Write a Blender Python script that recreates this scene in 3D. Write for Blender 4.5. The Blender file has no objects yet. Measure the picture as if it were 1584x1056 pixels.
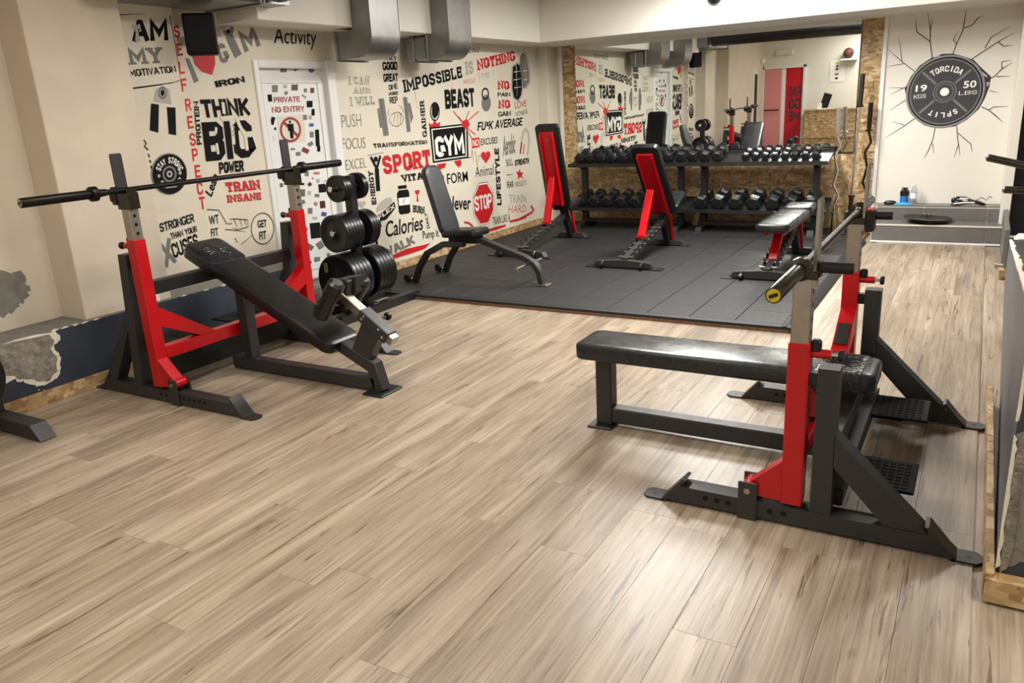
import bpy, bmesh, math, random
from mathutils import Vector, Matrix
random.seed(7)
PI = math.pi
scene = bpy.context.scene
COL = scene.collection

# ------------------------------------------------------------------ camera
def _cam():
    yaw, pitch, roll = 0.541877, 0.290448, -0.055094
    cy, sy = math.cos(yaw), math.sin(yaw)
    fwd = Vector((-sy*math.cos(pitch), cy*math.cos(pitch), -math.sin(pitch)))
    right = Vector((cy, sy, 0)); up = right.cross(fwd)
    r = right*math.cos(roll) + up*math.sin(roll)
    u = up*math.cos(roll) - right*math.sin(roll)
    M = Matrix(((r.x, u.x, -fwd.x, 2.071381), (r.y, u.y, -fwd.y, -5.370951), (r.z, u.z, -fwd.z, 1.582915), (0, 0, 0, 1)))
    cam = bpy.data.cameras.new('camera'); cam.sensor_width = 36; cam.sensor_fit = 'HORIZONTAL'
    cam.lens = 36*1213.555607/1584; cam.clip_start = .05
    o = bpy.data.objects.new('camera', cam); COL.objects.link(o); o.matrix_world = M
    scene.camera = o
_cam()

# ------------------------------------------------------------------ light and exposure
world = bpy.data.worlds.new('room_world'); scene.world = world; world.use_nodes = True
world.node_tree.nodes['Background'].inputs[0].default_value = (1, .95, .88, 1)
world.node_tree.nodes['Background'].inputs[1].default_value = .3
scene.view_settings.view_transform = 'Standard'
scene.view_settings.look = 'None'
scene.view_settings.exposure = .34
scene.view_settings.gamma = 1.0
scene.view_settings.use_curve_mapping = False
CEIL = 2.85
LAMPS = [(-.15, 2.35, 105), (-.15, .45, 80), (-.5, -2.6, 26), (-.35, -5.6, 38), (1.9, 1.9, 20), (3.4, -3.2, 30)]
def _area(name, x, y, e):
    l = bpy.data.lights.new(name, 'AREA'); l.shape = 'RECTANGLE'; l.size = .55; l.size_y = 1.15
    l.energy = e; l.color = (1, .978, .945)
    o = bpy.data.objects.new(name, l); COL.objects.link(o); o.location = (x, y, CEIL-.09)
for _x, _y, _e in LAMPS: _area('ceiling_lamp_light', _x, _y, _e)

# ------------------------------------------------------------------ materials
def lin(h):
    h = h.lstrip('#'); v = [int(h[i:i+2], 16)/255 for i in (0, 2, 4)]
    return tuple(c/12.92 if c <= .04045 else ((c+.055)/1.055)**2.4 for c in v) + (1,)
MATS = {}
def mat(name, col, rough=.5, metal=0, noise=0, nscale=8, bump=0, bscale=60, spec=.5, coat=0, emit=0, var=0):
    m = bpy.data.materials.new(name); m.use_nodes = True; MATS[name] = m
    nt = m.node_tree; N = nt.nodes; L = nt.links; b = N['Principled BSDF']
    c = lin(col) if isinstance(col, str) else col
    b.inputs['Base Color'].default_value = c; b.inputs['Roughness'].default_value = rough
    b.inputs['Metallic'].default_value = metal; b.inputs['Specular IOR Level'].default_value = spec
    b.inputs['Coat Weight'].default_value = coat
    if emit: b.inputs['Emission Color'].default_value = c; b.inputs['Emission Strength'].default_value = emit
    if noise or bump:
        g = N.new('ShaderNodeNewGeometry')
    if noise:
        n = N.new('ShaderNodeTexNoise'); n.inputs['Scale'].default_value = nscale; n.inputs['Detail'].default_value = 5
        L.new(g.outputs['Position'], n.inputs['Vector'])
        r = N.new('ShaderNodeMapRange'); r.inputs[1].default_value = .3; r.inputs[2].default_value = .7
        r.inputs[3].default_value = 1-noise; r.inputs[4].default_value = 1+noise*.5
        L.new(n.outputs['Fac'], r.inputs[0])
        mx = N.new('ShaderNodeMix'); mx.data_type = 'RGBA'; mx.blend_type = 'MULTIPLY'; mx.inputs[0].default_value = 1
        mx.inputs[6].default_value = c; L.new(r.outputs[0], mx.inputs[7]); L.new(mx.outputs[2], b.inputs['Base Color'])
        rr = N.new('ShaderNodeMapRange'); rr.inputs[3].default_value = max(.03, rough-.1); rr.inputs[4].default_value = min(1, rough+.1)
        L.new(n.outputs['Fac'], rr.inputs[0]); L.new(rr.outputs[0], b.inputs['Roughness'])
    if bump:
        n2 = N.new('ShaderNodeTexNoise'); n2.inputs['Scale'].default_value = bscale; n2.inputs['Detail'].default_value = 3
        L.new(g.outputs['Position'], n2.inputs['Vector'])
        bp = N.new('ShaderNodeBump'); bp.inputs['Strength'].default_value = bump; bp.inputs['Distance'].default_value = .01
        L.new(n2.outputs['Fac'], bp.inputs['Height']); L.new(bp.outputs[0], b.inputs['Normal'])
    return m
mat('plaster_beige', '#d3c8b6', .8, noise=.07, nscale=3.5, bump=.15, bscale=14)
mat('wall_paint', '#dbd4c2', .75, noise=.05, nscale=3, bump=.08, bscale=25)
mat('white_paint', '#e2ded4', .6, noise=.03, nscale=2)
mat('ceiling_paint', '#ece8de', .8)
mat('blue_dado', '#363e4a', .5, noise=.12, nscale=6, bump=.06, bscale=30)
mat('grey_plaster', '#7d7b74', .9, noise=.25, nscale=14, bump=.4, bscale=40)
mat('rough_plaster', '#8c867a', .95, noise=.45, nscale=28, bump=.9, bscale=60)
mat('white_plaster', '#e6dfd0', .9, noise=.1, nscale=20, bump=.4, bscale=50)
mat('grey_wall_paint', '#606367', .45, noise=.12, nscale=7, bump=.05, bscale=20)
mat('dark_wall_paint', '#2d3036', .5, noise=.2, nscale=9)
mat('red_steel', '#b4000d', .32, noise=.03, nscale=10, coat=.1)
mat('charcoal_steel', '#2a2a2a', .48, noise=.08, nscale=20)
mat('black_steel', '#111213', .45, noise=.1, nscale=15)
mat('black_plastic', '#080809', .42)
mat('matte_black', '#0b0b0c', .7, spec=.25)
mat('rubber', '#1a1b1d', .6, noise=.12, nscale=30, bump=.1, bscale=200)
mat('dumbbell_rubber', '#101113', .42, noise=.1, nscale=30)
mat('plate_rubber', '#0b0c0e', .34, noise=.1, nscale=20)
mat('black_vinyl', '#0d0e10', .38, noise=.1, nscale=12, bump=.05, bscale=150)
mat('grey_vinyl', '#2c2f33', .36, noise=.08, nscale=10)
mat('worn_vinyl', '#1d2024', .27, noise=.2, nscale=14, bump=.03, bscale=30)
mat('film_vinyl', '#24262a', .14, noise=.2, nscale=25, bump=.5, bscale=50)
mat('brushed_steel', '#aaa59a', .38, 1, noise=.1, nscale=25)
mat('bar_steel', '#4c4842', .3, 1, noise=.2, nscale=40)
mat('black_bar', '#1d1b19', .38, .7)
mat('chrome', '#d8d8d8', .12, 1)
mat('galvanised', '#909190', .38, .85, noise=.15, nscale=9, bump=.06, bscale=8)
mat('tile_grey', '#6b6a67', .38, noise=.12, nscale=6)
mat('grout', '#d6d0c4', .8)
mat('upvc', '#e6e6e4', .3)
mat('cream', '#ddd6c2', .6)
mat('plywood_edge', '#7d5b42', .8, noise=.4, nscale=60)
mat('yellow_cap', '#cdb71d', .35)
mat('gold_steel', '#b6a36c', .25, 1)
mat('paint_black', '#101012', .8, spec=.2)
mat('paint_grey', '#73726d', .65, noise=.1, nscale=40)
mat('paint_light', '#aaa8a0', .65)
mat('paint_red', '#c4121a', .6)
mat('paint_darkred', '#93202c', .5)
mat('paint_white', '#efede6', .6)
mat('paint_cream', '#dbd4c2', .7)
mat('crack_paint', '#232326', .7)
mat('plate_grey', '#34363a', .55, noise=.15, nscale=12)
mat('plate_rim', '#85878b', .5, noise=.1, nscale=15)
for n, h in dict(BR='4a2a26', PK='b2776c', Y='cfd14a', B='3d5299', B2='9a6f74', MG='7a2f45', MR='5a2230', OL='6d6648', O='e56a32').items():
    mat('sticker_'+n, '#'+h, .4)
mat('blue_cloth', '#3aa0d8', .8)
mat('blue_plastic', '#2f7fc4', .35)
mat('ball_leather', '#5b3326', .6, noise=.15, nscale=40)
mat('red_banner', '#c3001f', .5)
mat('pink_door', '#dc8f90', .5)
mat('lamp_glow', '#fff6e6', .5, emit=6)
mat('led_red', '#ff2233', .5)
mat('clear_plastic', '#dfeaf0', .08)
MATS['clear_plastic'].node_tree.nodes['Principled BSDF'].inputs['Transmission Weight'].default_value = .9
mat('mirror_silver', '#e9ece9', .0, 1)

def wood_material():
    m = bpy.data.materials.new('oak_plank'); m.use_nodes = True; MATS['oak_plank'] = m
    nt = m.node_tree; N = nt.nodes; L = nt.links; b = N['Principled BSDF']
    g = N.new('ShaderNodeNewGeometry'); oi = N.new('ShaderNodeObjectInfo')
    mul = N.new('ShaderNodeMath'); mul.operation = 'MULTIPLY'; mul.inputs[1].default_value = 37; L.new(oi.outputs['Random'], mul.inputs[0])
    cb = N.new('ShaderNodeCombineXYZ'); L.new(mul.outputs[0], cb.inputs[2]); L.new(mul.outputs[0], cb.inputs[1])
    add = N.new('ShaderNodeVectorMath'); add.operation = 'ADD'; L.new(g.outputs['Position'], add.inputs[0]); L.new(cb.outputs[0], add.inputs[1])
    def noise(sx, sy, det, dist=0, rough=.6):
        s = N.new('ShaderNodeVectorMath'); s.operation = 'MULTIPLY'; s.inputs[1].default_value = (sx, sy, 1)
        L.new(add.outputs[0], s.inputs[0])
        n = N.new('ShaderNodeTexNoise'); n.inputs['Scale'].default_value = 1; n.inputs['Detail'].default_value = det
        n.inputs['Distortion'].default_value = dist; n.inputs['Roughness'].default_value = rough
        L.new(s.outputs[0], n.inputs['Vector']); return n
    def ramp(src, stops):
        r = N.new('ShaderNodeValToRGB'); e = r.color_ramp.elements
        while len(e) < len(stops): e.new(.5)
        for i, (p, c) in enumerate(stops): e[i].position = p; e[i].color = c if isinstance(c, tuple) else lin(c)
        L.new(src.outputs['Fac'], r.inputs[0]); return r
    def mix(a, bb, f, mode='MULTIPLY'):
        x = N.new('ShaderNodeMix'); x.data_type = 'RGBA'; x.blend_type = mode
        if isinstance(f, (int, float)): x.inputs[0].default_value = f
        else: L.new(f, x.inputs[0])
        L.new(a, x.inputs[6]); L.new(bb, x.inputs[7]); return x.outputs[2]
    base = ramp(noise(9, .9, 4, .6), [(.28, '#85786a'), (.5, '#a29482'), (.72, '#b7aa99')])
    fine = ramp(noise(110, 3.2, 5, 0), [(.3, (.74, .72, .70, 1)), (.62, (1.06, 1.06, 1.06, 1))])
    crack = ramp(noise(30, 1.5, 7, 1.6, .62), [(.0, (1, 1, 1, 1)), (.345, (.36, .30, .25, 1)), (.40, (1, 1, 1, 1))])
    crack.color_ramp.elements[0].color = (.38, .32, .27, 1)
    tone = ramp(noise(2.2, 1.1, 2, 0), [(.3, (.86, .84, .80, 1)), (.7, (1.07, 1.07, 1.07, 1))])
    streak = ramp(noise(52, 1.1, 4, .4), [(.30, (.66, .60, .54, 1)), (.55, (1.06, 1.06, 1.06, 1))])
    c = mix(base.outputs[0], fine.outputs[0], .85); c = mix(c, streak.outputs[0], .8); knot = ramp(noise(7, 3.4, 3, .3), [(.22, (.45, .36, .29, 1)), (.30, (1, 1, 1, 1))])
    c = mix(c, crack.outputs[0], .9); c = mix(c, knot.outputs[0], .8); c = mix(c, tone.outputs[0], 1)
    tr = N.new('ShaderNodeMapRange'); tr.inputs[3].default_value = .93; tr.inputs[4].default_value = 1.05; L.new(oi.outputs['Random'], tr.inputs[0])
    c = mix(c, tr.outputs[0], 1)
    L.new(c, b.inputs['Base Color']); b.inputs['Roughness'].default_value = .36; b.inputs['Specular IOR Level'].default_value = .5
    bp = N.new('ShaderNodeBump'); bp.inputs['Strength'].default_value = .12; bp.inputs['Distance'].default_value = .004
    L.new(fine.outputs[0], bp.inputs['Height']); L.new(bp.outputs[0], b.inputs['Normal'])
wood_material()

def osb_material():
    m = bpy.data.materials.new('chipboard'); m.use_nodes = True; MATS['chipboard'] = m
    nt = m.node_tree; N = nt.nodes; L = nt.links; b = N['Principled BSDF']
    g = N.new('ShaderNodeNewGeometry')
    def flakes(rot, sc, off):
        mp = N.new('ShaderNodeMapping'); mp.inputs['Rotation'].default_value = rot; mp.inputs['Scale'].default_value = sc; mp.inputs['Location'].default_value = off
        L.new(g.outputs['Position'], mp.inputs['Vector'])
        v = N.new('ShaderNodeTexVoronoi'); v.inputs['Scale'].default_value = 1; L.new(mp.outputs[0], v.inputs['Vector'])
        h = N.new('ShaderNodeSeparateColor'); L.new(v.outputs['Color'], h.inputs[0]); return h
    A = flakes((.5, .6, .3), (15, 18, 42), (0, 0, 0)); B = flakes((-.6, -.9, .2), (36, 18, 17), (3, 1, 2)); C = flakes((.2, 1.3, -.5), (18, 34, 26), (7, 5, 1))
    def pick(h1, h2):
        gt = N.new('ShaderNodeMath'); gt.operation = 'GREATER_THAN'; gt.inputs[1].default_value = .5; L.new(h1.outputs[1], gt.inputs[0])
        x = N.new('ShaderNodeMix'); x.data_type = 'FLOAT'; L.new(gt.outputs[0], x.inputs[0])
        L.new(h1.outputs[0], x.inputs[2]); L.new(h2 if not hasattr(h2, 'outputs') else h2.outputs[0], x.inputs[3]); return x.outputs[0]
    f = pick(A, pick(B, C))
    r = N.new('ShaderNodeValToRGB'); e = r.color_ramp.elements; e.new(.5); e.new(.8)
    for i, (p, c) in enumerate([(0, '#86663f'), (.3, '#a68659'), (.7, '#bb9d72'), (1, '#d0ba95')]): e[i].position = p; e[i].color = lin(c)
    L.new(f, r.inputs[0]); L.new(r.outputs[0], b.inputs['Base Color']); b.inputs['Roughness'].default_value = .55
    bp = N.new('ShaderNodeBump'); bp.inputs['Strength'].default_value = .15; L.new(f, bp.inputs['Height']); bp.inputs['Distance'].default_value = .004
    L.new(bp.outputs[0], b.inputs['Normal'])
osb_material()

# ------------------------------------------------------------------ mesh helpers
WM = {}
def root_matrix(o): return WM.get(o.name, Matrix())
class MB:
    def __init__(s, T=None): s.bm = bmesh.new(); s.T = T or Matrix()
    def add(s, verts, faces):
        vs = [s.bm.verts.new(s.T @ Vector(v)) for v in verts]
        for f in faces:
            try: s.bm.faces.new([vs[i] for i in f])
            except ValueError: pass
        return s
    def loops(s, rings, close=True, cap=True):
        n = len(rings[0]); V = [p for r in rings for p in r]; F = []
        for k in range(len(rings)-1):
            for i in range(n if close else n-1):
                j = (i+1) % n; F.append((k*n+i, k*n+j, (k+1)*n+j, (k+1)*n+i))
        if cap: F.append(tuple(range(n-1, -1, -1))); F.append(tuple((len(rings)-1)*n+i for i in range(n)))
        return s.add(V, F)
    def box(s, x0, x1, y0, y1, z0, z1, b=.004):
        b = min(b, .3*min(abs(x1-x0), abs(y1-y0), abs(z1-z0)))
        rings = []
        for z, i in ((z0, b), (z0+b, 0), (z1-b, 0), (z1, b)):
            rings.append([(x0+i+b*(not i), y0+i, z), (x1-i-b*(not i), y0+i, z), (x1-i, y0+i+b*(not i), z), (x1-i, y1-i-b*(not i), z),
                          (x1-i-b*(not i), y1-i, z), (x0+i+b*(not i), y1-i, z), (x0+i, y1-i-b*(not i), z), (x0+i, y0+i+b*(not i), z)] if b > 0 else
                         [(x0, y0, z), (x1, y0, z), (x1, y1, z), (x0, y1, z)])
        if b <= 0: rings = [rings[0], rings[-1]]
        return s.loops(rings)
    def beam(s, p0, p1, w, h, side=(0, 1, 0), b=.005):
        """rectangular tube from p0 to p1; w is measured along the side vector, h across it"""
        p0, p1 = Vector(p0), Vector(p1); d = (p1-p0); ln = d.length; d.normalize()
        a = Vector(side); a = (a - d*a.dot(d)).normalized(); u = d.cross(a)
        M = Matrix(((a.x, u.x, d.x, p0.x), (a.y, u.y, d.y, p0.y), (a.z, u.z, d.z, p0.z), (0, 0, 0, 1)))
        T = s.T; s.T = T @ M; s.box(-w/2, w/2, -h/2, h/2, 0, ln, b); s.T = T; return s
    def cyl(s, p0, p1, r, n=16, r2=None, b=0):
        p0, p1 = Vector(p0), Vector(p1); r2 = r if r2 is None else r2
        d = (p1-p0); ln = d.length; d.normalize()
        pr = [(0, r), (ln, r2)] if not b else [(0, r-b), (b, r), (ln-b, r2), (ln, r2-b)]
        return s.lathe([(q, t) for t, q in pr], p0, d, n)
    def lathe(s, prof, o, d, n=24, cap=True):
        o, d = Vector(o), Vector(d).normalized()
        a = d.orthogonal().normalized(); u = d.cross(a)
        rings = [[tuple(o + d*t + (a*math.cos(2*PI*i/n) + u*math.sin(2*PI*i/n))*r) for i in range(n)] for r, t in prof]
        return s.loops(rings, True, cap)
    def sph(s, c, r, n=14, sc=(1, 1, 1)):
        c = Vector(c); m = n//2
        rings = [[tuple(c+Vector((r*sc[0]*math.sin(PI*k/m)*math.cos(2*PI*i/n), r*sc[1]*math.sin(PI*k/m)*math.sin(2*PI*i/n), -r*sc[2]*math.cos(PI*k/m)))) for i in range(n)] for k in range(m+1)]
        for k in (0, m): rings[k] = [tuple(Vector(p)*.999+c*.001 + Vector((0, 0, 0))) for p in rings[k]]
        rings[0] = [tuple(c+Vector((.02*r*math.cos(2*PI*i/n), .02*r*math.sin(2*PI*i/n), -r*sc[2]))) for i in range(n)]
        rings[m] = [tuple(c+Vector((.02*r*math.cos(2*PI*i/n), .02*r*math.sin(2*PI*i/n), r*sc[2]))) for i in range(n)]
        return s.loops(rings)
    def prism(s, pts, ax, a0, a1):
        """polygon of 2D points extruded along an axis from a0 to a1; ax y takes (x,z), x takes (y,z), z takes (x,y)"""
        f = {'x': lambda p, a: (a, p[0], p[1]), 'y': lambda p, a: (p[0], a, p[1]), 'z': lambda p, a: (p[0], p[1], a)}[ax]
        return s.loops([[f(p, a0) for p in pts], [f(p, a1) for p in pts]])
    def tube(s, pts, r, n=10):
        pts = [Vector(p) for p in pts]; rings = []; a = None
        for i, p in enumerate(pts):
            d = (pts[min(i+1, len(pts)-1)]-pts[max(i-1, 0)]).normalized()
            a = d.orthogonal().normalized() if a is None else (a-d*a.dot(d)).normalized()
            u = d.cross(a); rr = r[i] if isinstance(r, (list, tuple)) else r
            rings.append([tuple(p+(a*math.cos(2*PI*k/n)+u*math.sin(2*PI*k/n))*rr) for k in range(n)])
        return s.loops(rings)
    def sweep(s, pts, w, h, side=(0, 1, 0)):
        """bent rectangular tube: mitred along a path lying in the plane across the side vector"""
        pts = [Vector(p) for p in pts]; a = Vector(side).normalized(); rings = []
        for i, p in enumerate(pts):
            d0 = (pts[i]-pts[i-1]).normalized() if i else None
            d1 = (pts[i+1]-pts[i]).normalized() if i < len(pts)-1 else None
            d = ((d0 or d1)+(d1 or d0)).normalized(); u = d.cross(a).normalized()
            k = 1/max(.4, d.dot(d0 or d1)); b = min(w, h)*.1
            q = [(w/2, h/2-b), (w/2-b, h/2), (-w/2+b, h/2), (-w/2, h/2-b), (-w/2, -h/2+b), (-w/2+b, -h/2), (w/2-b, -h/2), (w/2, -h/2+b)]
            rings.append([tuple(p+a*x+u*y*k) for x, y in q])
        return s.loops(rings)
    def pad(s, L, W, t, R=.04, taper=0, b=.016):
        """upholstered pad lying on z=0 centred on the origin, length along x"""
        def outline(i):
            P = []
            for cx, cy, a0 in ((1, 1, 0), (-1, 1, 90), (-1, -1, 180), (1, -1, 270)):
                for k in range(6):
                    a = math.radians(a0+k*18); r = max(R-i, .004)
                    x = cx*(L/2-i-r)+r*math.cos(a); y = cy*(W/2-i-r)+r*math.sin(a)
                    P.append((x, y*(1-taper*(x/L+.5))))
            return P
        pr = [(b*.7, 0), (b*.15, b*.35), (0, b), (0, t-b), (b*.3, t-b*.35), (b, t-.0), (b*2.2, t+.003)]
        return s.loops([[(x, y, z) for x, y in outline(i)] for i, z in pr])
    def build(s, name, m, parent=None, local=True, sharp=35):
        me = bpy.data.meshes.new(name)
        if parent is not None and not local: s.bm.transform(root_matrix(parent).inverted())
        bmesh.ops.recalc_face_normals(s.bm, faces=s.bm.faces)
        ng = [f for f in s.bm.faces if len(f.verts) > 4]
        if ng: bmesh.ops.triangulate(s.bm, faces=ng, ngon_method='EAR_CLIP')
        s.bm.to_mesh(me); s.bm.free()
        for p in me.polygons: p.use_smooth = True
        me.set_sharp_from_angle(angle=math.radians(sharp))
        me.materials.append(MATS[m])
        o = bpy.data.objects.new(name, me); COL.objects.link(o)
        if parent is not None: o.parent = parent; WM[o.name] = root_matrix(parent)
        return o
def tag(o, label, cat, group=None):
    o['label'] = label; o['category'] = cat
    if group: o['group'] = group
    return o
def thing(name, label, cat, loc=(0, 0, 0), rotz=0, group=None):
    o = bpy.data.objects.new(name, None); COL.objects.link(o); o.empty_display_size = .1
    o.location = loc; o.rotation_euler = (0, 0, rotz)
    WM[o.name] = Matrix.Translation(loc) @ Matrix.Rotation(rotz, 4, 'Z')
    return tag(o, label, cat, group)
def dup(r, loc, label, rotz=None, scale=None):
    c = r.copy(); COL.objects.link(c); c.location = loc; c['label'] = label
    if rotz is not None: c.rotation_euler = (0, 0, rotz)
    if scale is not None: c.scale = scale
    for ch in r.children:
        d = ch.copy(); COL.objects.link(d); d.parent = c
        for g in ch.children:
            e = g.copy(); COL.objects.link(e); e.parent = d
    return c
def struct(o): o['kind'] = 'structure'; return o
ORD = ['first', 'second', 'third', 'fourth', 'fifth', 'sixth', 'seventh', 'eighth', 'ninth', 'tenth', 'eleventh', 'twelfth', 'thirteenth', 'fourteenth']
# ================================================================== the room shell
XW, XD, XP = -3.0, -2.70, -2.74      # mural wall, dado face, pilaster face
YB, YR, XR = 4.30, -6.68, 4.6        # back wall, rear wall, right end
SOF = 2.285                          # underside of the beams
floor = struct(MB().box(-3.1, XR, YR, YB, -.12, -.008, 0).build('floor', 'oak_plank'))
pm = None
def plank(x0, y0, y1):
    global pm
    m = MB().box(.0003, .1997, 0, y1-y0-.0007, -.008, 0, .0007).build('plank', 'oak_plank', floor) if (pm is None or abs(y1-y0-1.28) > .01) else None
    if m is None: m = pm.copy(); COL.objects.link(m); m.parent = floor
    elif abs(y1-y0-1.28) < .01: pm = m
    m.location = (x0, y0, 0)
PH = {}
for k in range(-21, 5):
    x0 = 1.383+.2*k
    if x0 > 2.15: continue
    ph = random.uniform(0, 1.28)
    if k == 0: ph = -3.357
    if k == -1: ph = -2.764
    if k == -2: ph = -2.71
    y = ph - math.ceil((ph+4.75)/1.28)*1.28
    yend = 3.72 if x0 > 1.0 else .02
    while y < yend:
        plank(x0, y, min(y+1.28, yend) if y+1.28 > yend else y+1.28); y += 1.28

struct(MB().box(-3.1, XR+.1, YR-.1, YB+.1, CEIL, CEIL+.1, 0).build('ceiling', 'ceiling_paint'))
wl = struct(MB().box(XW-.15, XW, YR, -.70, 0, CEIL, 0).box(XW-.15, XW, -.70, .23, 2.05, CEIL, 0).box(XW-.15, XW, .23, YB, 0, CEIL, 0).build('wall_left', 'wall_paint'))
MB().box(XW-.02, XP, -2.6, -1.967, .3, CEIL, .006).build('pilaster', 'plaster_beige', wl)
MB().box(XW-.02, -2.93, -1.98, -1.42, .3, CEIL, .004).build('pilaster', 'wall_paint', wl)
MB().box(XW-.02, XP, YR, -3.6, .3, CEIL, .006).build('pilaster', 'plaster_beige', wl)
MB().box(XW-.01, XW+.004, -3.6, -2.6, .3, CEIL, 0).build('plaster_field', 'plaster_beige', wl)

MB().box(XW-.02, -2.85, 4.05, YB, 0, SOF+.4, .006).build('pilaster', 'wall_paint', wl)
# dado: a low painted plinth with a bare plaster ledge and flaked edge
dd = MB().box(XW-.01, XD, YR, -.72, 0, .425, .004).build('dado', 'blue_dado', wl)
MB().box(XW-.01, XD-.003, YR, -.72, .425, .431, .002).build('ledge', 'grey_plaster', wl)
def blob(name, pts, m, x, th, parent, jag=.012, seg=4):
    P = []
    for i in range(len(pts)):
        a, b2 = pts[i], pts[(i+1) % len(pts)]
        for k in range(seg):
            t = k/seg; P.append((a[0]+(b2[0]-a[0])*t+random.uniform(-jag, jag), a[1]+(b2[1]-a[1])*t+random.uniform(-jag, jag)))
    return MB().prism(P, 'x', x, x+th).build(name, m, parent)
blob('bare_plaster', [(-3.30, .43), (-2.83, .43), (-2.80, .38), (-2.85, .33), (-2.83, .25), (-2.85, .17), (-2.92, .12), (-3.0, .135), (-3.07, .17), (-3.12, .20), (-3.3, .22)], 'white_plaster', XD-.001, .004, wl, .012)
blob('bare_plaster', [(-3.30, .42), (-2.87, .42), (-2.84, .37), (-2.875, .33), (-2.855, .25), (-2.87, .18), (-2.93, .14), (-3.0, .155), (-3.07, .20), (-3.13, .23), (-3.3, .26)], 'rough_plaster', XD, .006, wl, .008)
for y, z, r in ((-2.99, .065, .012), (-3.02, .062, .008), (-2.97, .085, .005), (-3.06, .075, .006), (-3.0, .1, .004)):
    blob('plaster_chip', [(y-r*1.6, z), (y, z+r), (y+r*1.6, z+r*.4), (y, z-r)], 'white_plaster', XD, .003, wl, .002, 2)
for y in (-2.83, -2.77, -2.70, -2.64, -2.56, -2.3, -1.9, -1.71, -1.55, -1.45):
    blob('plaster_chip', [(y-.025, .428), (y, .434), (y+.03, .429), (y, .422)], 'white_plaster', XD, .003, wl, .003, 2)
blob('plaster_stain', [(-3.4, .80), (-2.92, .79), (-2.80, .765), (-2.77, .70), (-2.765, .64), (-2.80, .585), (-2.86, .56), (-2.89, .535), (-2.96, .52), (-3.4, .45)], 'grey_plaster', XW+.004, .003, wl, .015)
MB().box(XD-.03, XD-.022, -2.21, -2.07, .431, .478, .002).build('white_card', 'paint_white', wl)
bb = struct(MB().box(XD, XD+.012, -4.6, -.72, 0, .085, .002).build('baseboard_left', 'chipboard'))
struct(MB().box(XW, XW+.012, .3, 4.05, .0, .125, .002).build('baseboard_mural', 'chipboard'))
# beams under the ceiling
sb = struct(MB().box(XW-.02, -2.57, -.98, YB, SOF, CEIL+.02, .006).build('beam_left', 'white_paint'))
bk = struct(MB().box(-2.57, XR, 3.37, YB+.02, SOF, CEIL+.02, .006).box(-2.57, XR, 4.2, YB+.02, SOF-.012, SOF+.02, 0).build('beam_back', 'white_paint'))
o = MB().lathe([(.075, 0), (.075, .02), (.06, .05), (.03, .07), (.004, .075)], (-.5, 3.37, 2.555), (0, -1, 0), 20).build('wall_spotlight', 'black_plastic')
tag(o, 'small round black fixture on the white beam above the mirror', 'light fixture')
# ---- back wall, chipboard cladding, mirror
wb = struct(MB().box(-3.1, 2.28, YB, YB+.15, 0, CEIL, 0).build('wall_back', 'white_paint'))
P0 = 4.27
for x0, x1, z0, z1 in ((-2.74, -2.545, .9, 2.28), (.835, 1.045, .9, 2.28), (-2.74, -.86, 0, .9), (-.86, .64, 0, .9), (.64, 1.045, 0, .9)):
    MB().box(x0+.001, x1-.001, P0, YB, z0, z1-.001, .003).build('panel', 'chipboard', wb)
struct(MB().box(1.045, 1.085, P0-.012, YB, 0, SOF, .003).build('trim_1', 'upvc'))
struct(MB().box(-2.80, -2.745, P0-.005, YB, 0, SOF, .003).build('trim_2', 'white_paint'))
mr = thing('wall_mirror', 'large frameless wall mirror above the dumbbell racks, reflecting the room', 'mirror', (-.85, 4.262, .9))
mm = MB(); mm.box(-2.55, .825, -.004, .004, 0, 1.385, 0)
g = mm.build('mirror_glass', 'mirror_silver', mr, True); g.location = (.85, .0, 0)
mr.rotation_euler = (math.radians(.30), 0, 0)
MB().box(-1.70, 1.675, -.004, .006, -.012, -.001, .002).build('mirror_rail', 'black_steel', mr)
# right end of the back wall: plate mural panel, then white corner trim and dark opening
struct(MB().box(2.28, 2.365, 3.9, YB+.15, 0, CEIL, .004).build('wall_corner', 'white_paint'))
struct(MB().box(2.365, XR, YB+.1, YB+.2, 0, CEIL, 0).build('wall_beyond', 'dark_wall_paint'))
struct(MB().box(XR, XR+.1, YR, YB+.2, 0, CEIL, 0).build('wall_right', 'white_paint'))
# ---- half wall on the right, sloping, painted grey, with flaked edge
hw = MB()
hw.loops([[(2.24, -2.74, .0), (2.52, -2.74, .0), (2.52, -2.74, .93), (2.243, -2.74, .93)],
          [(2.335, 2.3, .0), (2.60, 2.3, .0), (2.60, 2.3, .30), (2.338, 2.3, .30)]])
hwo = struct(hw.build('wall_parapet', 'grey_wall_paint'))
def face(name, m, y0, x0, x1, z0, z1, th=.003):
    return MB().box(x0, x1, y0-th, y0, z0, z1, .001).build(name, m, hwo)
face('end_face', 'blue_dado', -2.74, 2.243, 2.52, .02, .93)
def endblob(pts, m, th):
    P = []
    for i in range(len(pts)):
        a, b2 = pts[i], pts[(i+1) % len(pts)]
        for k in range(4): P.append((a[0]+(b2[0]-a[0])*k/4+random.uniform(-.004, .004), a[1]+(b2[1]-a[1])*k/4+random.uniform(-.006, .006)))
    MB().prism(P, 'y', -2.74-th, -2.742).build('bare_plaster', m, hwo)
endblob([(2.243, .10), (2.30, .13), (2.52, .17), (2.52, .62), (2.30, .60), (2.245, .56)], 'grey_plaster', .006)
endblob([(2.240, .10), (2.247, .11), (2.249, .2), (2.248, .35), (2.250, .50), (2.241, .56)], 'white_plaster', .012)
endblob([(2.247, .08), (2.276, .12), (2.279, .25), (2.272, .38), (2.276, .50), (2.26, .56), (2.249, .54)], 'rough_plaster', .011)
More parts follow.
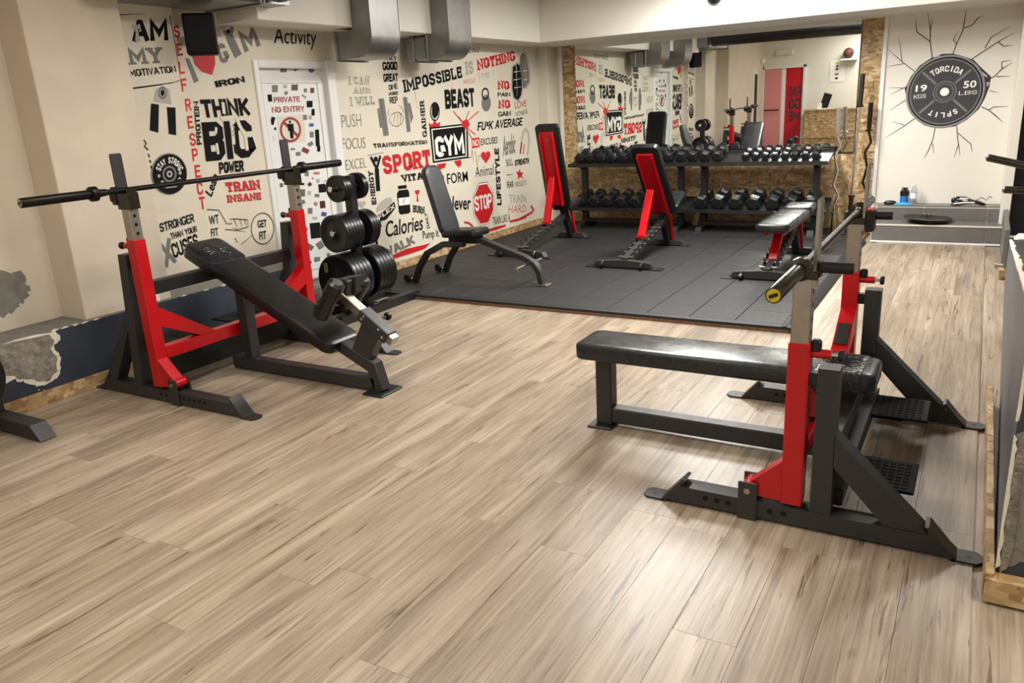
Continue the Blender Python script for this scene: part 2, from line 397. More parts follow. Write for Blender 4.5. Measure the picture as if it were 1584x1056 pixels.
endblob([(2.240, .60), (2.246, .60), (2.249, .75), (2.246, .92), (2.240, .92)], 'white_plaster', .009)
for i in range(46):
    y = -2.6+4.8*i/46; t = (y+2.74)/5.04; x = 2.243+.095*t; z = .93-.63*t; r = random.uniform(.008, .022)
    MB().box(x-.004, x+r*1.2, y-.05, y+.06, z-r*.6, z+.006, .003).build('plaster_chip', 'white_plaster', hwo)
tp = MB(); tp.loops([[(2.262, -2.70, .93), (2.52, -2.70, .93), (2.52, -2.70, .936), (2.262, -2.70, .936)], [(2.355, 2.29, .302), (2.60, 2.29, .302), (2.60, 2.29, .308), (2.355, 2.29, .308)]])
tp.build('coping', 'dark_wall_paint', hwo)
s2 = MB().box(2.212, 2.238, -2.79, -.93, 0, .10, .003).box(2.212, 2.52, -2.80, -2.745, 0, .085, .003)
struct(s2.build('baseboard_right', 'chipboard'))
o = MB().box(2.285, 2.325, 2.15, 2.26, 0, .075, .004).build('wood_block', 'chipboard'); tag(o, 'small raw chipboard block at the far foot of the grey half wall', 'block')
o = MB().box(2.37, 2.62, 2.32, 2.45, 0, .34, .03).build('plaster_stub', 'white_plaster', hwo)
# ---- tiled steps in front of the plate mural
ts = thing('tiled_step', 'two low grey tiled steps under the plate mural', 'steps', (1.72, 3.75, 0))
MB().box(1.125, 2.31, 3.735, YB, 0, .185, .002).box(1.125, 2.31, 4.075, YB, .185, .335, .002).build('step_core', 'grout', ts, False)
def tl(x0, x1, y0, y1, z0, z1): MB().box(x0, x1, y0, y1, z0, z1, .002).build('tile', 'tile_grey', ts, False)
for x0, x1 in ((1.132, 1.565), (1.572, 2.17), (2.177, 2.305)):
    tl(x0, x1, 3.722, 3.735, .022, .172); tl(x0, x1, 3.728, 4.064, .185, .194)
for x0, x1 in ((1.132, 1.585), (1.592, 2.17), (2.177, 2.305)):
    tl(x0, x1, 4.064, 4.075, .20, .322); tl(x0, x1, 4.068, YB, .335, .343)
MB().box(1.125, 2.31, 3.712, 3.735, 0, .018, .002).build('edge_strip', 'upvc', ts, False)
MB().box(1.128, 2.31, 3.716, 3.73, .176, .192, .002).build('edge_strip', 'grout', ts, False)
t3 = thing('tiled_kerb', 'narrow grey tiled kerb running beside the steps to the half wall', 'kerb', (2.36, 3.0, 0))
MB().box(2.315, 2.345, 2.6, 3.9, 0, .34, .002).build('kerb_core', 'tile_grey', t3, False)
for y0, y1 in ((2.61, 3.02), (3.03, 3.44), (3.45, 3.89)):
    MB().box(2.306, 2.315, y0, y1, .02, .165, .002).build('tile', 'tile_grey', t3, False)
    MB().box(2.306, 2.315, y0, y1, .175, .335, .002).build('tile', 'tile_grey', t3, False)
o = MB().cyl((2.318, 2.42, .06), (2.27, 2.42, .06), .018, 12).cyl((2.27, 2.42, .06), (2.258, 2.42, .06), .026, 12).build('door_stop', 'brushed_steel')
tag(o, 'small metal door stop at the end of the tiled kerb', 'door stop')

# ---- door in the mural wall with a grey threshold block
d1 = MB().box(-3.10, -3.045, -.655, .195, .19, 2.0, .004).build('door_1', 'upvc'); struct(d1)
fr = MB()
for y0, y1, z0, z1, x1 in ((-.70, -.645, .16, 2.05, -2.985), (.13, .235, .16, 2.06, -2.985), (-.645, .13, 1.985, 2.05, -2.987)):
    fr.box(-3.13, x1, y0, y1, z0, z1, .006)
fr.build('door_frame', 'upvc', d1)
MB().box(-3.045, -3.035, -.60, -.55, .331, 1.869, .002).box(-3.045, -3.035, .045, .10, .331, 1.869, .002).box(-3.045, -3.035, -.60, .10, 1.87, 1.93, .002).box(-3.045, -3.035, -.60, .10, .27, .33, .002).build('door_moulding', 'upvc', d1)
MB().cyl((-3.04, .14, 1.06), (-2.99, .14, 1.06), .012, 10).cyl((-2.99, .14, 1.06), (-2.99, .03, 1.06), .010, 10).build('door_handle', 'chrome', d1)
struct(MB().box(-3.13, -2.82, -.70, .30, 0, .16, .006).build('floor_threshold', 'grey_plaster'))
# plain reveal between plinth and door
# ---- rear of the room, seen in the mirror
wr = struct(MB().box(-3.1, XR, YR-.12, YR, 0, CEIL, 0).build('wall_rear', 'white_paint'))
d2 = MB().box(-2.70, -2.29, YR, YR+.05, .02, 2.0, .004).build('door_2', 'pink_door'); struct(d2)
f2 = MB().box(-2.74, -2.70, YR, YR+.07, 0, 2.06, .004).box(-1.80, -1.74, YR, YR+.07, 0, 2.06, .004).box(-2.74, -1.74, YR, YR+.07, 2.0, 2.06, .004); f2.build('door_frame', 'upvc', d2)
MB().tube([(-2.66, YR+.05, 1.06), (-2.66, YR+.11, 1.05), (-2.34, YR+.11, 1.05), (-2.34, YR+.05, 1.06)], .014, 8).build('panic_bar', 'black_plastic', d2)
MB().box(-2.29, -2.2, YR, YR+.04, .02, 2.0, .003).build('door_edge', 'paint_white', d2)
rp = MB().box(-2.2, -1.80, YR, YR+.03, .02, 2.0, .003).build('red_banner', 'red_banner', d2)
# window and door in the near left wall, seen in the mirror
w1 = MB().box(XW, XW+.02, -4.75, -4.2, 0, 2.05, .003).build('door_3', 'upvc'); struct(w1)
MB().box(XW+.02, XW+.03, -4.66, -4.29, .35, 1.9, .003).build('door_pane', 'grey_vinyl', w1)
MB().box(XW, XW+.06, -5.35, -5.29, 0, 2.2, .003).build('pipe_cover', 'upvc', w1)
w2 = MB().box(XW+.2, XW+.27, -6.05, -5.75, .0, 2.05, .003).build('window_1', 'upvc'); struct(w2)
MB().box(XW+.27, XW+.285, -6.0, -5.8, .4, 1.9, .003).build('pane', 'black_plastic', w2)
struct(MB().box(XW, -2.75, YR, -5.2, 1.95, SOF, .004).build('beam_rear', 'white_paint'))

# ================================================================== lettering and murals
FONT = {}
# block lettering drawn as broad strokes on a unit letter cell (sign-painter's capitals)
_c = {'C': [(1, .68), (1, .86), (.72, 1), (.28, 1), (0, .86), (0, .14), (.28, 0), (.72, 0), (1, .14), (1, .32)]}
GL = {'A': (.95, [[(0, 0), (.42, 1), (.58, 1), (1, 0)], [(.2, .3), (.8, .3)]]), 'B': (.85, [[(0, 0), (0, 1), (.75, 1), (1, .87), (1, .66), (.75, .53), (0, .53)], [(.75, .53), (1, .38), (1, .14), (.75, 0), (0, 0)]]),
 'C': (.82, [_c['C']]), 'D': (.85, [[(0, 0), (0, 1), (.7, 1), (1, .84), (1, .16), (.7, 0), (0, 0)]]), 'E': (.75, [[(1, 1), (0, 1), (0, 0), (1, 0)], [(0, .52), (.8, .52)]]),
 'F': (.75, [[(0, 0), (0, 1), (1, 1)], [(0, .5), (.8, .5)]]), 'G': (.9, [[(1, .76)]+_c['C'][1:-1]+[(1, .14), (1, .40), (.6, .40)]]), 'H': (.88, [[(0, 0), (0, 1)], [(1, 0), (1, 1)], [(0, .5), (1, .5)]]),
 'I': (.0, [[(.5, 0), (.5, 1)]]), 'K': (.88, [[(0, 0), (0, 1)], [(.0, .36), (1, 1)], [(.34, .57), (1, 0)]]), 'L': (.72, [[(0, 1), (0, 0), (1, 0)]]),
 'M': (1.15, [[(0, 0), (0, 1), (.5, .3), (1, 1), (1, 0)]]), 'N': (.92, [[(0, 0), (0, 1), (1, 0), (1, 1)]]), 'O': (.85, [_c['C'][1:-1]+[(1, .14), (1, .86)]]),
 'P': (.82, [[(0, 0), (0, 1), (.75, 1), (1, .87), (1, .58), (.75, .45), (0, .45)]]), 'R': (.86, [[(0, 0), (0, 1), (.75, 1), (1, .87), (1, .62), (.75, .48), (0, .48)], [(.55, .48), (1, 0)]]),
 'S': (.82, [[(1, .72), (1, .86), (.72, 1), (.28, 1), (0, .86), (0, .66), (.28, .53), (.72, .47), (1, .34), (1, .14), (.72, 0), (.28, 0), (0, .14), (0, .28)]]),
 'T': (.82, [[(0, 1), (1, 1)], [(.5, 1), (.5, 0)]]), 'U': (.85, [[(0, 1), (0, .14), (.28, 0), (.72, 0), (1, .14), (1, 1)]]), 'V': (.9, [[(0, 1), (.5, 0), (1, 1)]]),
 'W': (1.2, [[(0, 1), (.25, 0), (.5, .7), (.75, 0), (1, 1)]]), 'X': (.85, [[(0, 0), (1, 1)], [(0, 1), (1, 0)]]), 'Y': (.9, [[(0, 1), (.5, .48), (1, 1)], [(.5, .48), (.5, 0)]]), '*': (.5, [[(.1, .5), (.9, .9)], [(.1, .9), (.9, .5)]])}
SERIF = (.04, .045, .05)
def block(txt, bold, shear):
    Z = []
    sw = {.03: .19, .035: .25, .036: .235, .04: .22, .045: .095, .05: .235}.get(bold, .2)
    V, F, x = [], [], 0
    def quad(*q): Z.extend([len(F)-f0[0]]*len(q)); F.append(tuple(range(len(V), len(V)+len(q)))); V.extend(q)
    f0 = [0]
    for ch in txt:
        if ch == ' ': x += .42; continue
        f0[0] = len(F)
        w, S = GL[ch]; w *= .62
        for st in S:
            P = [Vector((x+sw/2+p[0]*w, sw/2+p[1]*(1-sw))) for p in st]; n = len(P)
            closed = n > 3 and (P[0]-P[-1]).length < 1e-6
            Lp, Rp = [], []
            for i in range(n):
                a = P[i]-P[i-1] if i else (P[-1]-P[-2] if closed else P[1]-P[0]); b = P[i+1]-P[i] if i < n-1 else (P[1]-P[0] if closed else a)
                a, b = a.normalized(), b.normalized(); t = (a+b)
                t = t.normalized() if t.length > .2 else a
                m = Vector((-t.y, t.x)); k = min(1/max(.3, m.dot(Vector((-a.y, a.x)))), 1.9)*sw/2
                e = Vector((0, 0)) if ch in 'CGS' else t*sw*.5 if (not closed and i == n-1) else (-t*sw*.5 if (not closed and i == 0) else Vector((0, 0)))
                Lp.append(P[i]+m*k+e); Rp.append(P[i]-m*k+e)
            for i in range(n-1): quad(tuple(Lp[i]), tuple(Lp[i+1]), tuple(Rp[i+1]), tuple(Rp[i]))
            if bold in SERIF and not closed:
                for i, j in ((0, 1), (n-1, n-2)):
                    p, d = P[i], P[j]-P[i]
                    if abs(d.y) > abs(d.x)*.8 and (st[i][1] in (0, 1)):
                        y0 = 0 if st[i][1] == 0 else 1-sw*.62
                        quad((p.x-sw*.95, y0), (p.x+sw*.95, y0), (p.x+sw*.95, y0+sw*.62), (p.x-sw*.95, y0+sw*.62))
                    elif ch in 'CGS' or (ch in 'EFLT'):
                        if ch in 'EFLT' and abs(d.x) > abs(d.y) and st[i][1] in (0, 1):
                            s_ = -1 if st[i][1] == 1 else 1
                            quad((p.x-sw*.42, p.y), (p.x+sw*.42, p.y), (p.x+sw*.42, p.y+s_*sw*1.15), (p.x-sw*.42, p.y+s_*sw*1.15))
        x += w+sw+(.06 if bold not in SERIF else .13)
    V = [(a+shear*b, b) for a, b in V]
    x0 = min(v[0] for v in V); x1 = max(v[0] for v in V); y0 = min(v[1] for v in V); y1 = max(v[1] for v in V)
    return ([((a-x0)/(x1-x0), (b-y0)/(y1-y0), z) for (a, b), z in zip(V, Z)], F)
def glyphs(txt, bold, shear):
    k = (txt, bold, shear)
    if k in FONT: return FONT[k]
    if bold >= .03 and all(ch in GL or ch == ' ' for ch in txt):
        FONT[k] = block(txt, bold, shear); return FONT[k]
    c = bpy.data.curves.new('t', 'FONT'); c.body = txt; c.size = 1; c.shear = shear; c.offset = bold; c.resolution_u = 3
    c.space_character = 1.0 + max(0, bold)*1.2
    o = bpy.data.objects.new('t', c); COL.objects.link(o)
    dg = bpy.context.evaluated_depsgraph_get(); me = o.evaluated_get(dg).to_mesh()
    V = [v.co.to_2d() for v in me.vertices]; F = [tuple(p.vertices) for p in me.polygons]
    o.evaluated_get(dg).to_mesh_clear(); bpy.data.objects.remove(o); bpy.data.curves.remove(c)
    x0 = min(v.x for v in V); x1 = max(v.x for v in V); y0 = min(v.y for v in V); y1 = max(v.y for v in V)
    FONT[k] = ([((v.x-x0)/(x1-x0), (v.y-y0)/(y1-y0), 0) for v in V], F); return FONT[k]
PC = dict(K='paint_black', G='paint_grey', R='paint_red', W='paint_white', L='paint_light', C='paint_cream', D='paint_darkred', CR='crack_paint')
LAYER = [0]
def to3(ax, v, off):
    LAYER
    return (lambda p, z=0: (v+off+z*3e-6, p[0], p[1])) if ax == 'x' else (lambda p, z=0: (p[0], v-off-z*3e-6, p[1]))
def strip(pts, w):
    Q = [Vector(p) for p in pts]; Lf = []; Rt = []
    for i, p in enumerate(Q):
        d = (Q[min(i+1, len(Q)-1)]-Q[max(i-1, 0)]); d.normalize(); n = Vector((-d.y, d.x))*w/2
        if i == len(Q)-1 and w < .0095: n *= .3
        Lf.append(p+n); Rt.append(p-n)
    return Lf, Rt
def paint(item, ax, v, parent):
    LAYER[0] += 1; f = to3(ax, v, .0015+.000014*LAYER[0]); k = item[0]; mb = MB(); name = item[1]
    if k == 'T':
        _, _, txt, O, U, T, col, bold, sh = item
        V, F = glyphs(txt, bold, sh); u = (U[0]-O[0], U[1]-O[1]); t = (T[0]-O[0], T[1]-O[1])
        mb.add([f((O[0]+a*u[0]+b*t[0], O[1]+a*u[1]+b*t[1]), z) for a, b, z in V], F); LAYER[0] += max(q[2] for q in V)*.22
    elif k == 'P': mb.add([f(p) for p in item[2]], [tuple(range(len(item[2])))]); col = item[3]
    elif k == 'S':
        for ln in item[2]:
            a, b = strip(ln, item[3]); n = len(a)
            zz = item[2].index(ln)*2; LAYER[0] += .45
            mb.add([f(p, zz) for p in a]+[f(p, zz) for p in b], [(i, i+1, n+i+1, n+i) for i in range(n-1)])
        col = item[4]
    elif k == 'E':
        _, _, c, rx, ry, col, hole = item; n = 28
        ux, uy = (rx[0]-c[0], rx[1]-c[1]), (ry[0]-c[0], ry[1]-c[1])
        ring = lambda s: [f((c[0]+s*(math.cos(2*PI*i/n)*ux[0]+math.sin(2*PI*i/n)*uy[0]), c[1]+s*(math.cos(2*PI*i/n)*ux[1]+math.sin(2*PI*i/n)*uy[1]))) for i in range(n)]
        if hole: mb.add(ring(1)+ring(hole), [(i, (i+1) % n, n+(i+1) % n, n+i) for i in range(n)])
        else: mb.add(ring(1), [tuple(range(n))])
    elif k in 'HO':
        O, U, T = item[2:5]; col = item[5]; u = (U[0]-O[0], U[1]-O[1]); t = (T[0]-O[0], T[1]-O[1])
        if k == 'O': pts = [(.5+.54*math.cos(PI/8+PI/4*i), .5+.54*math.sin(PI/8+PI/4*i)) for i in range(8)]
        else:
            pts = []
            for i in range(32):
                a = 2*PI*i/32; pts.append((.5+.5*math.sin(a)**3, .53+(13*math.cos(a)-5*math.cos(2*a)-2*math.cos(3*a)-math.cos(4*a))/31))
        mb.add([f((O[0]+a*u[0]+b*t[0], O[1]+a*u[1]+b*t[1])) for a, b in pts], [tuple(range(len(pts)))])
    m = PC.get(col) or 'sticker_'+col
    o = mb.build(name, m, parent); return o

MURAL=[
('T', 'lettering', 'I CAN', (0.407, 1.842), (0.717, 1.845), (0.409, 1.935), 'G', 0.05, 0),
('T', 'lettering', 'I CAN', (0.414, 1.846), (0.711, 1.849), (0.416, 1.931), 'C', 0.045, 0),
('T', 'lettering', 'AND', (0.455, 1.768), (0.704, 1.765), (0.459, 1.833), 'G', 0.05, 0),
('T', 'lettering', 'AND', (0.462, 1.772), (0.699, 1.769), (0.465, 1.829), 'C', 0.045, 0),
('T', 'lettering', 'I WILL', (0.395, 1.653), (0.752, 1.657), (0.397, 1.744), 'G', 0.05, 0),
('T', 'lettering', 'I WILL', (0.403, 1.658), (0.745, 1.661), (0.404, 1.738), 'C', 0.045, 0),
('T', 'lettering', 'PUSH', (0.257, 1.477), (0.528, 1.481), (0.265, 1.591), 'G', -0.012, 0),
('T', 'lettering', 'THEY', (0.943, 2.077), (1.159, 2.081), (0.935, 2.116), 'K', 0.03, 0),
('T', 'lettering', 'GOOD', (0.921, 1.98), (1.15, 1.989), (0.926, 2.059), 'K', 0.035, 0),
('T', 'lettering', 'GREAT', (0.918, 1.87), (1.144, 1.877), (0.921, 1.951), 'K', 0.035, 0),
('T', 'lettering', 'ONE', (0.989, 1.793), (1.133, 1.81), (0.983, 1.852), 'K', 0.03, 0),
('T', 'lettering', 'MORE', (0.974, 1.747), (1.122, 1.754), (0.977, 1.784), 'K', 0.04, 0),
('T', 'lettering', 'REP', (0.985, 1.669), (1.113, 1.675), (0.98, 1.734), 'K', 0.03, 0),
('P','painted_dumbbell',[(0.814,1.723),(0.898,1.723),(0.92,1.377),(0.836,1.372)],'G'),
('P','painted_dumbbell',[(0.781,1.629),(0.815,1.637),(0.83,1.454),(0.793,1.454)],'G'),
('P','painted_dumbbell',[(1.197,1.73),(1.265,1.731),(1.277,1.394),(1.214,1.389)],'G'),
('P','painted_dumbbell',[(1.265,1.672),(1.309,1.671),(1.34,1.531),(1.291,1.47)],'G'),
('S','painted_stripe',[[(0.846,1.72),(0.875,1.373)],[(1.232,1.729),(1.243,1.39)]],0.006,'K'),
('S','painted_fist',[[(0.985,1.567),(1.034,1.584),(1.089,1.592),(1.142,1.576),(1.18,1.532),(1.143,1.477),(1.068,1.452),(1.0,1.464),(0.946,1.513),(0.985,1.567)],[(1.048,1.575),(1.009,1.473)],[(1.096,1.582),(1.064,1.457)],[(1.137,1.572),(1.119,1.473)],[(0.945,1.56),(0.934,1.588),(0.97,1.623)],[(1.19,1.579),(1.166,1.627),(1.123,1.661)]],0.006,'K'),
('T', 'lettering', 'GAINER', (1.559, 1.329), (1.552, 1.699), (1.468, 1.324), 'K', 0.04, 0),
('T', 'lettering', 'TRANSFORMATION', (0.675, 1.268), (1.554, 1.249), (0.665, 1.316), 'K', 0.04, 0),
('T', 'lettering', 'IMPOSSIBLE', (1.219, 1.772), (2.3, 1.92), (1.204, 1.902), 'K', 0.04, 0),
('T', 'lettering', 'IS', (2.368, 1.948), (2.537, 1.963), (2.359, 2.085), 'L', 0.05, 0),
('T', 'lettering', 'NOTHING', (2.616, 1.984), (3.516, 2.112), (2.597, 2.121), 'R', 0.05, 0),
('T', 'lettering', 'Exercise', (2.163, 2.159), (2.685, 2.193), (2.174, 2.245), 'K', -0.015, 0.2),
('T', 'lettering', 'BEAST', (1.927, 1.587), (2.517, 1.601), (1.927, 1.794), 'K', 0.035, 0),
('T', 'lettering', 'WEIGHT', (2.305, 1.847), (2.569, 1.857), (2.308, 1.899), 'R', -0.02, 0),
('E','painted_kettlebell',(2.765,1.638),(2.866,1.636),(2.776,1.732),'G',0),
('E','painted_kettlebell',(2.756,1.742),(2.838,1.741),(2.764,1.81),'K',0.7),
('T', 'lettering', 'NO', (3.036, 1.778), (3.332, 1.775), (3.038, 1.894), 'R', 0.05, 0),
('T', 'lettering', 'PAIN', (3.032, 1.7), (3.329, 1.698), (3.033, 1.755), 'K', 0.03, 0),
('T', 'lettering', 'NO', (3.027, 1.559), (3.325, 1.553), (3.029, 1.677), 'R', 0.05, 0),
('T', 'lettering', 'GAIN', (3.024, 1.469), (3.324, 1.472), (3.024, 1.535), 'K', 0.03, 0),
('T', 'lettering', 'LOVE', (3.434, 1.553), (3.732, 1.574), (3.431, 1.635), 'R', 0, 0),
('T', 'lettering', 'FITNESS', (3.449, 1.455), (3.749, 1.49), (3.442, 1.51), 'K', -0.01, 0),
('P','painted_glove',[(3.425,2.042),(3.538,2.084),(3.633,2.056),(3.632,1.918),(3.632,1.801),(3.598,1.708),(3.519,1.656),(3.424,1.687),(3.388,1.803)],'K'),
('P','painted_glove',[(3.597,2.067),(3.62,2.171),(3.699,2.219),(3.771,2.186),(3.8,2.094),(3.834,2.0),(3.831,1.882),(3.747,1.812),(3.657,1.795),(3.632,1.918)],'G'),
('S','painted_stroke',[[(3.401,2.042),(3.54,2.101),(3.646,2.057),(3.645,1.801),(3.609,1.696),(3.517,1.645),(3.411,1.682),(3.369,1.803),(3.401,2.042)],[(3.58,2.261),(3.544,2.147)],[(3.696,2.31),(3.701,2.242),(3.786,2.21),(3.826,2.094),(3.859,1.989),(3.848,1.871),(3.754,1.8),(3.656,1.783)]],0.006,'K'),
('S','painted_stroke',[[(3.443,1.986),(3.627,1.999)],[(3.426,1.894),(3.631,1.912)],[(3.436,1.802),(3.621,1.813)],[(3.677,1.999),(3.818,2.012)],[(3.667,1.894),(3.825,1.906)],[(3.512,2.066),(3.498,1.697)],[(3.745,2.174),(3.749,1.835)]],0.009,'W'),
('T', 'lettering', 'FU*K AVERAGE', (2.535, 1.324), (3.615, 1.338), (2.539, 1.435), 'K', 0.03, 0.2),
('P','painted_sign',[(1.604,1.418),(2.337,1.428),(2.312,1.047),(1.617,1.05)],'K'),
('P','painted_sign',[(1.636,1.4),(2.304,1.41),(2.278,1.067),(1.643,1.069)],'W'),
('P','painted_sign',[(1.653,1.389),(2.283,1.399),(2.259,1.078),(1.66,1.079)],'K'),
('T', 'lettering', 'GYM', (1.687, 1.102), (2.243, 1.104), (1.677, 1.338), 'W', 0.035, 0),
('S','paint_splat',[[(2.272,1.414),(2.072,1.568)],[(2.272,1.421),(2.383,1.558)],[(2.286,1.428),(2.586,1.551)],[(2.295,1.392),(2.486,1.297)],[(2.281,1.386),(2.413,1.258)],[(2.248,1.437),(2.166,1.509)]],0.012,'R'),
('P','paint_splat',[(2.224,1.452),(2.332,1.475),(2.392,1.416),(2.318,1.363),(2.23,1.395)],'R'),
('P','paint_splat',[(1.604,1.418),(1.599,1.465),(1.654,1.442),(1.707,1.486),(1.75,1.451),(1.812,1.469),(1.794,1.423)],'R'),
('P','paint_splat',[(2.015,1.037),(2.158,1.04),(2.157,0.983),(2.095,0.96),(2.048,0.999)],'R'),
('P','paint_splat',[(1.692,1.03),(1.863,1.029),(1.832,0.983),(1.719,0.966)],'R'),
('P','painted_box',[(2.402,1.258),(2.57,1.262),(2.561,1.152),(2.399,1.146)],'R'),
('T', 'lettering', 'NO', (2.416, 1.166), (2.544, 1.169), (2.419, 1.241), 'W', 0.02, 0),
('T', 'lettering', 'EXCUSES', (2.587, 1.167), (2.972, 1.17), (2.589, 1.243), 'K', 0.01, 0.1),
('H','painted_heart',(2.576,0.952),(2.788,0.947),(2.58,1.109),'R'),
('S','painted_pulse',[[(2.315,1.051),(2.366,1.047),(2.397,1.133),(2.417,0.988),(2.462,1.117),(2.49,0.948),(2.535,1.056),(2.599,1.051)]],0.007,'K'),
('T', 'lettering', 'Animal', (2.432, 0.817), (2.841, 0.813), (2.436, 0.936), 'K', -0.005, 0),
('T', 'lettering', 'IN', (1.708, 0.794), (1.818, 0.794), (1.688, 0.914), 'R', 0.03, 0.15),
('T', 'lettering', 'FORM', (1.858, 0.8), (2.272, 0.791), (1.855, 0.914), 'K', 0.01, 0),
('T', 'lettering', 'LIFESTYLE', (2.982, 0.425), (2.99, 1.108), (2.873, 0.436), 'K', 0.035, 0),
('T', 'lettering', 'Aerobic', (3.076, 1.003), (3.391, 1.02), (3.091, 1.246), 'G', 0.02, 0.25),
('S','painted_magnet',[[(3.692,0.979),(3.76,1.147),(3.745,1.258),(3.671,1.298),(3.603,1.253),(3.553,1.135),(3.507,1.005)]],0.028,'K'),
('S','painted_magnet',[[(3.692,0.984),(3.76,1.147),(3.745,1.258),(3.671,1.298),(3.603,1.253),(3.562,1.145)]],0.016,'C'),
('S','painted_magnet',[[(3.56,1.129),(3.515,1.005)],[(3.62,1.113),(3.582,0.994)]],0.02,'R'),
('T', 'lettering', 'SKILL', (3.145, 0.877), (3.315, 0.879), (3.136, 0.963), 'K', -0.005, 0),
('T', 'lettering', 'STRENGTH', (3.357, 0.858), (3.725, 0.859), (3.359, 0.945), 'K', 0.035, 0),
('T', 'lettering', 'FEAR', (3.141, 0.614), (3.299, 0.611), (3.137, 0.691), 'K', 0.01, 0),
('T', 'lettering', 'RESULTS', (3.349, 0.606), (3.629, 0.602), (3.348, 0.669), 'G', -0.005, 0),
('P','painted_spider',[(3.381,0.798),(3.429,0.781),(3.47,0.814),(3.499,0.768),(3.568,0.768),(3.521,0.735),(3.546,0.683),(3.479,0.721),(3.407,0.685),(3.425,0.739)],'R'),
('S','painted_arrow',[[(3.146,0.775),(3.291,0.77)]],0.008,'K'),
('T', 'lettering', 'TRAIN', (3.174, 0.425), (3.607, 0.382), (3.168, 0.529), 'L', -0.005, 0),
('T', 'lettering', 'HARD', (3.132, 0.308), (3.582, 0.258), (3.154, 0.397), 'R', -0.02, 0),
('O','painted_stop_sign',(2.33,0.254),(2.789,0.243),(2.357,0.749),'K'),
('O','painted_stop_sign',(2.335,0.259),(2.784,0.248),(2.362,0.741),'W'),
('O','painted_stop_sign',(2.351,0.272),(2.772,0.261),(2.374,0.725),'R'),
('T', 'lettering', 'STOP', (2.38, 0.429), (2.756, 0.424), (2.379, 0.602), 'W', 0.03, 0),
('T', 'lettering', 'Never', (1.819, 0.52), (2.3, 0.462), (1.815, 0.677), 'K', 0.02, 0.2),
('T', 'lettering', 'TRAIN LIKE A', (2.744, 0.214), (3.162, 0.204), (2.749, 0.308), 'K', -0.005, 0),
('T', 'lettering', 'FOCUS', (0.234, 1.287), (0.555, 1.28), (0.241, 1.386), 'G', -0.012, 0),
('T', 'lettering', 'EXCEL', (0.246, 1.101), (0.54, 1.1), (0.251, 1.193), 'G', -0.014, 0),
('T', 'lettering', 'SPORT', (0.789, 0.999), (1.585, 1.01), (0.776, 1.185), 'R', 0.05, 0),
('T', 'lettering', 'VITAMIN', (1.056, 0.898), (1.721, 0.89), (1.04, 0.984), 'K', 0.04, 0),
('T', 'lettering', 'ENERGY', (0.635, 0.738), (0.628, 1.063), (0.555, 0.743), 'K', 0.04, 0),
('S','painted_figure',[[(0.674,0.861),(0.685,1.076)]],0.06,'K'),
('S','painted_figure',[[(0.685,1.076),(0.613,1.193)],[(0.685,1.076),(0.759,1.191)]],0.03,'K'),
('S','painted_figure',[[(0.572,1.21),(0.808,1.217)]],0.012,'L'),
('E','painted_figure',(0.685,1.165),(0.716,1.162),(0.689,1.19),'K',0),
('P','painted_jar',[(0.985,0.877),(1.125,0.873),(1.127,0.839),(0.987,0.845)],'K'),
('P','painted_jar',[(0.958,0.804),(0.997,0.832),(1.14,0.826),(1.158,0.796),(1.152,0.593),(1.12,0.582),(0.99,0.589),(0.964,0.613)],'K'),
('P','painted_jar',[(0.973,0.756),(1.157,0.746),(1.151,0.671),(0.974,0.679)],'W'),
('S','painted_bolt',[[(1.081,0.74),(1.044,0.715),(1.068,0.712),(1.041,0.69)]],0.01,'R'),
('T', 'lettering', 'BURN', (1.193, 0.579), (1.398, 0.532), (1.199, 0.665), 'K', 0.04, 0),
('P','painted_drum',[(0.612,0.66),(0.623,0.706),(0.674,0.747),(0.77,0.778),(0.847,0.778),(0.878,0.755),(0.853,0.714),(0.754,0.679)],'L'),
('P','painted_drum',[(0.61,0.626),(0.753,0.669),(0.903,0.732),(0.917,0.667),(0.838,0.619),(0.753,0.572),(0.63,0.566)],'K'),
('T', 'lettering', 'FLEX', (0.64, 0.579), (0.909, 0.668), (0.624, 0.62), 'C', 0.03, 0),
('T', 'lettering', 'Calories', (0.724, 0.397), (1.343, 0.376), (0.734, 0.557), 'K', 0.01, 0.12),
('T', 'lettering', 'WALK', (0.692, 0.19), (1.2, 0.251), (0.647, 0.297), 'G', 0.035, 0),
('P','paint_smear',[(0.797,0.205),(1.027,0.229),(1.352,0.216),(1.459,0.217),(1.345,0.173),(1.068,0.165),(0.759,0.167)],'R'),
('T', 'lettering', 'Pump It', (1.331, 0.255), (1.627, 0.234), (1.32, 0.365), 'K', 0.0, 0.1),
('T', 'lettering', 'DAILY', (1.463, 0.376), (1.434, 0.548), (1.419, 0.377), 'K', 0.02, 0),
('P','painted_plaque',[(0.291,0.376),(0.587,0.395),(0.592,0.33),(0.291,0.32)],'K'),
('T', 'lettering', 'strong', (0.321, 0.33), (0.548, 0.337), (0.328, 0.376), 'W', 0.01, 0),
('P','painted_plaque',[(0.404,0.669),(0.557,0.666),(0.56,0.596),(0.412,0.599)],'K'),
('P','painted_plaque',[(0.447,0.582),(0.66,0.575),(0.67,0.51),(0.454,0.512)],'K'),
('H','painted_heart',(0.352,0.733),(0.472,0.726),(0.357,0.806),'L'),
('P','painted_trophy',[(1.259,0.8),(1.343,0.797),(1.327,0.762),(1.303,0.752),(1.301,0.698),(1.315,0.683),(1.27,0.685),(1.292,0.753),(1.265,0.766)],'R'),
('P','paint_smear',[(3.153,0.209),(3.35,0.205),(3.571,0.207),(3.586,0.18),(3.347,0.173),(3.151,0.185)],'R'),
('P','paint_smear',[(2.564,0.172),(2.789,0.184),(3.053,0.175),(3.051,0.152),(2.831,0.145),(2.561,0.149)],'R'),
('P','paint_smear',[(2.136,0.351),(2.229,0.33),(2.318,0.271),(2.303,0.259),(2.212,0.31),(2.133,0.329)],'R'),
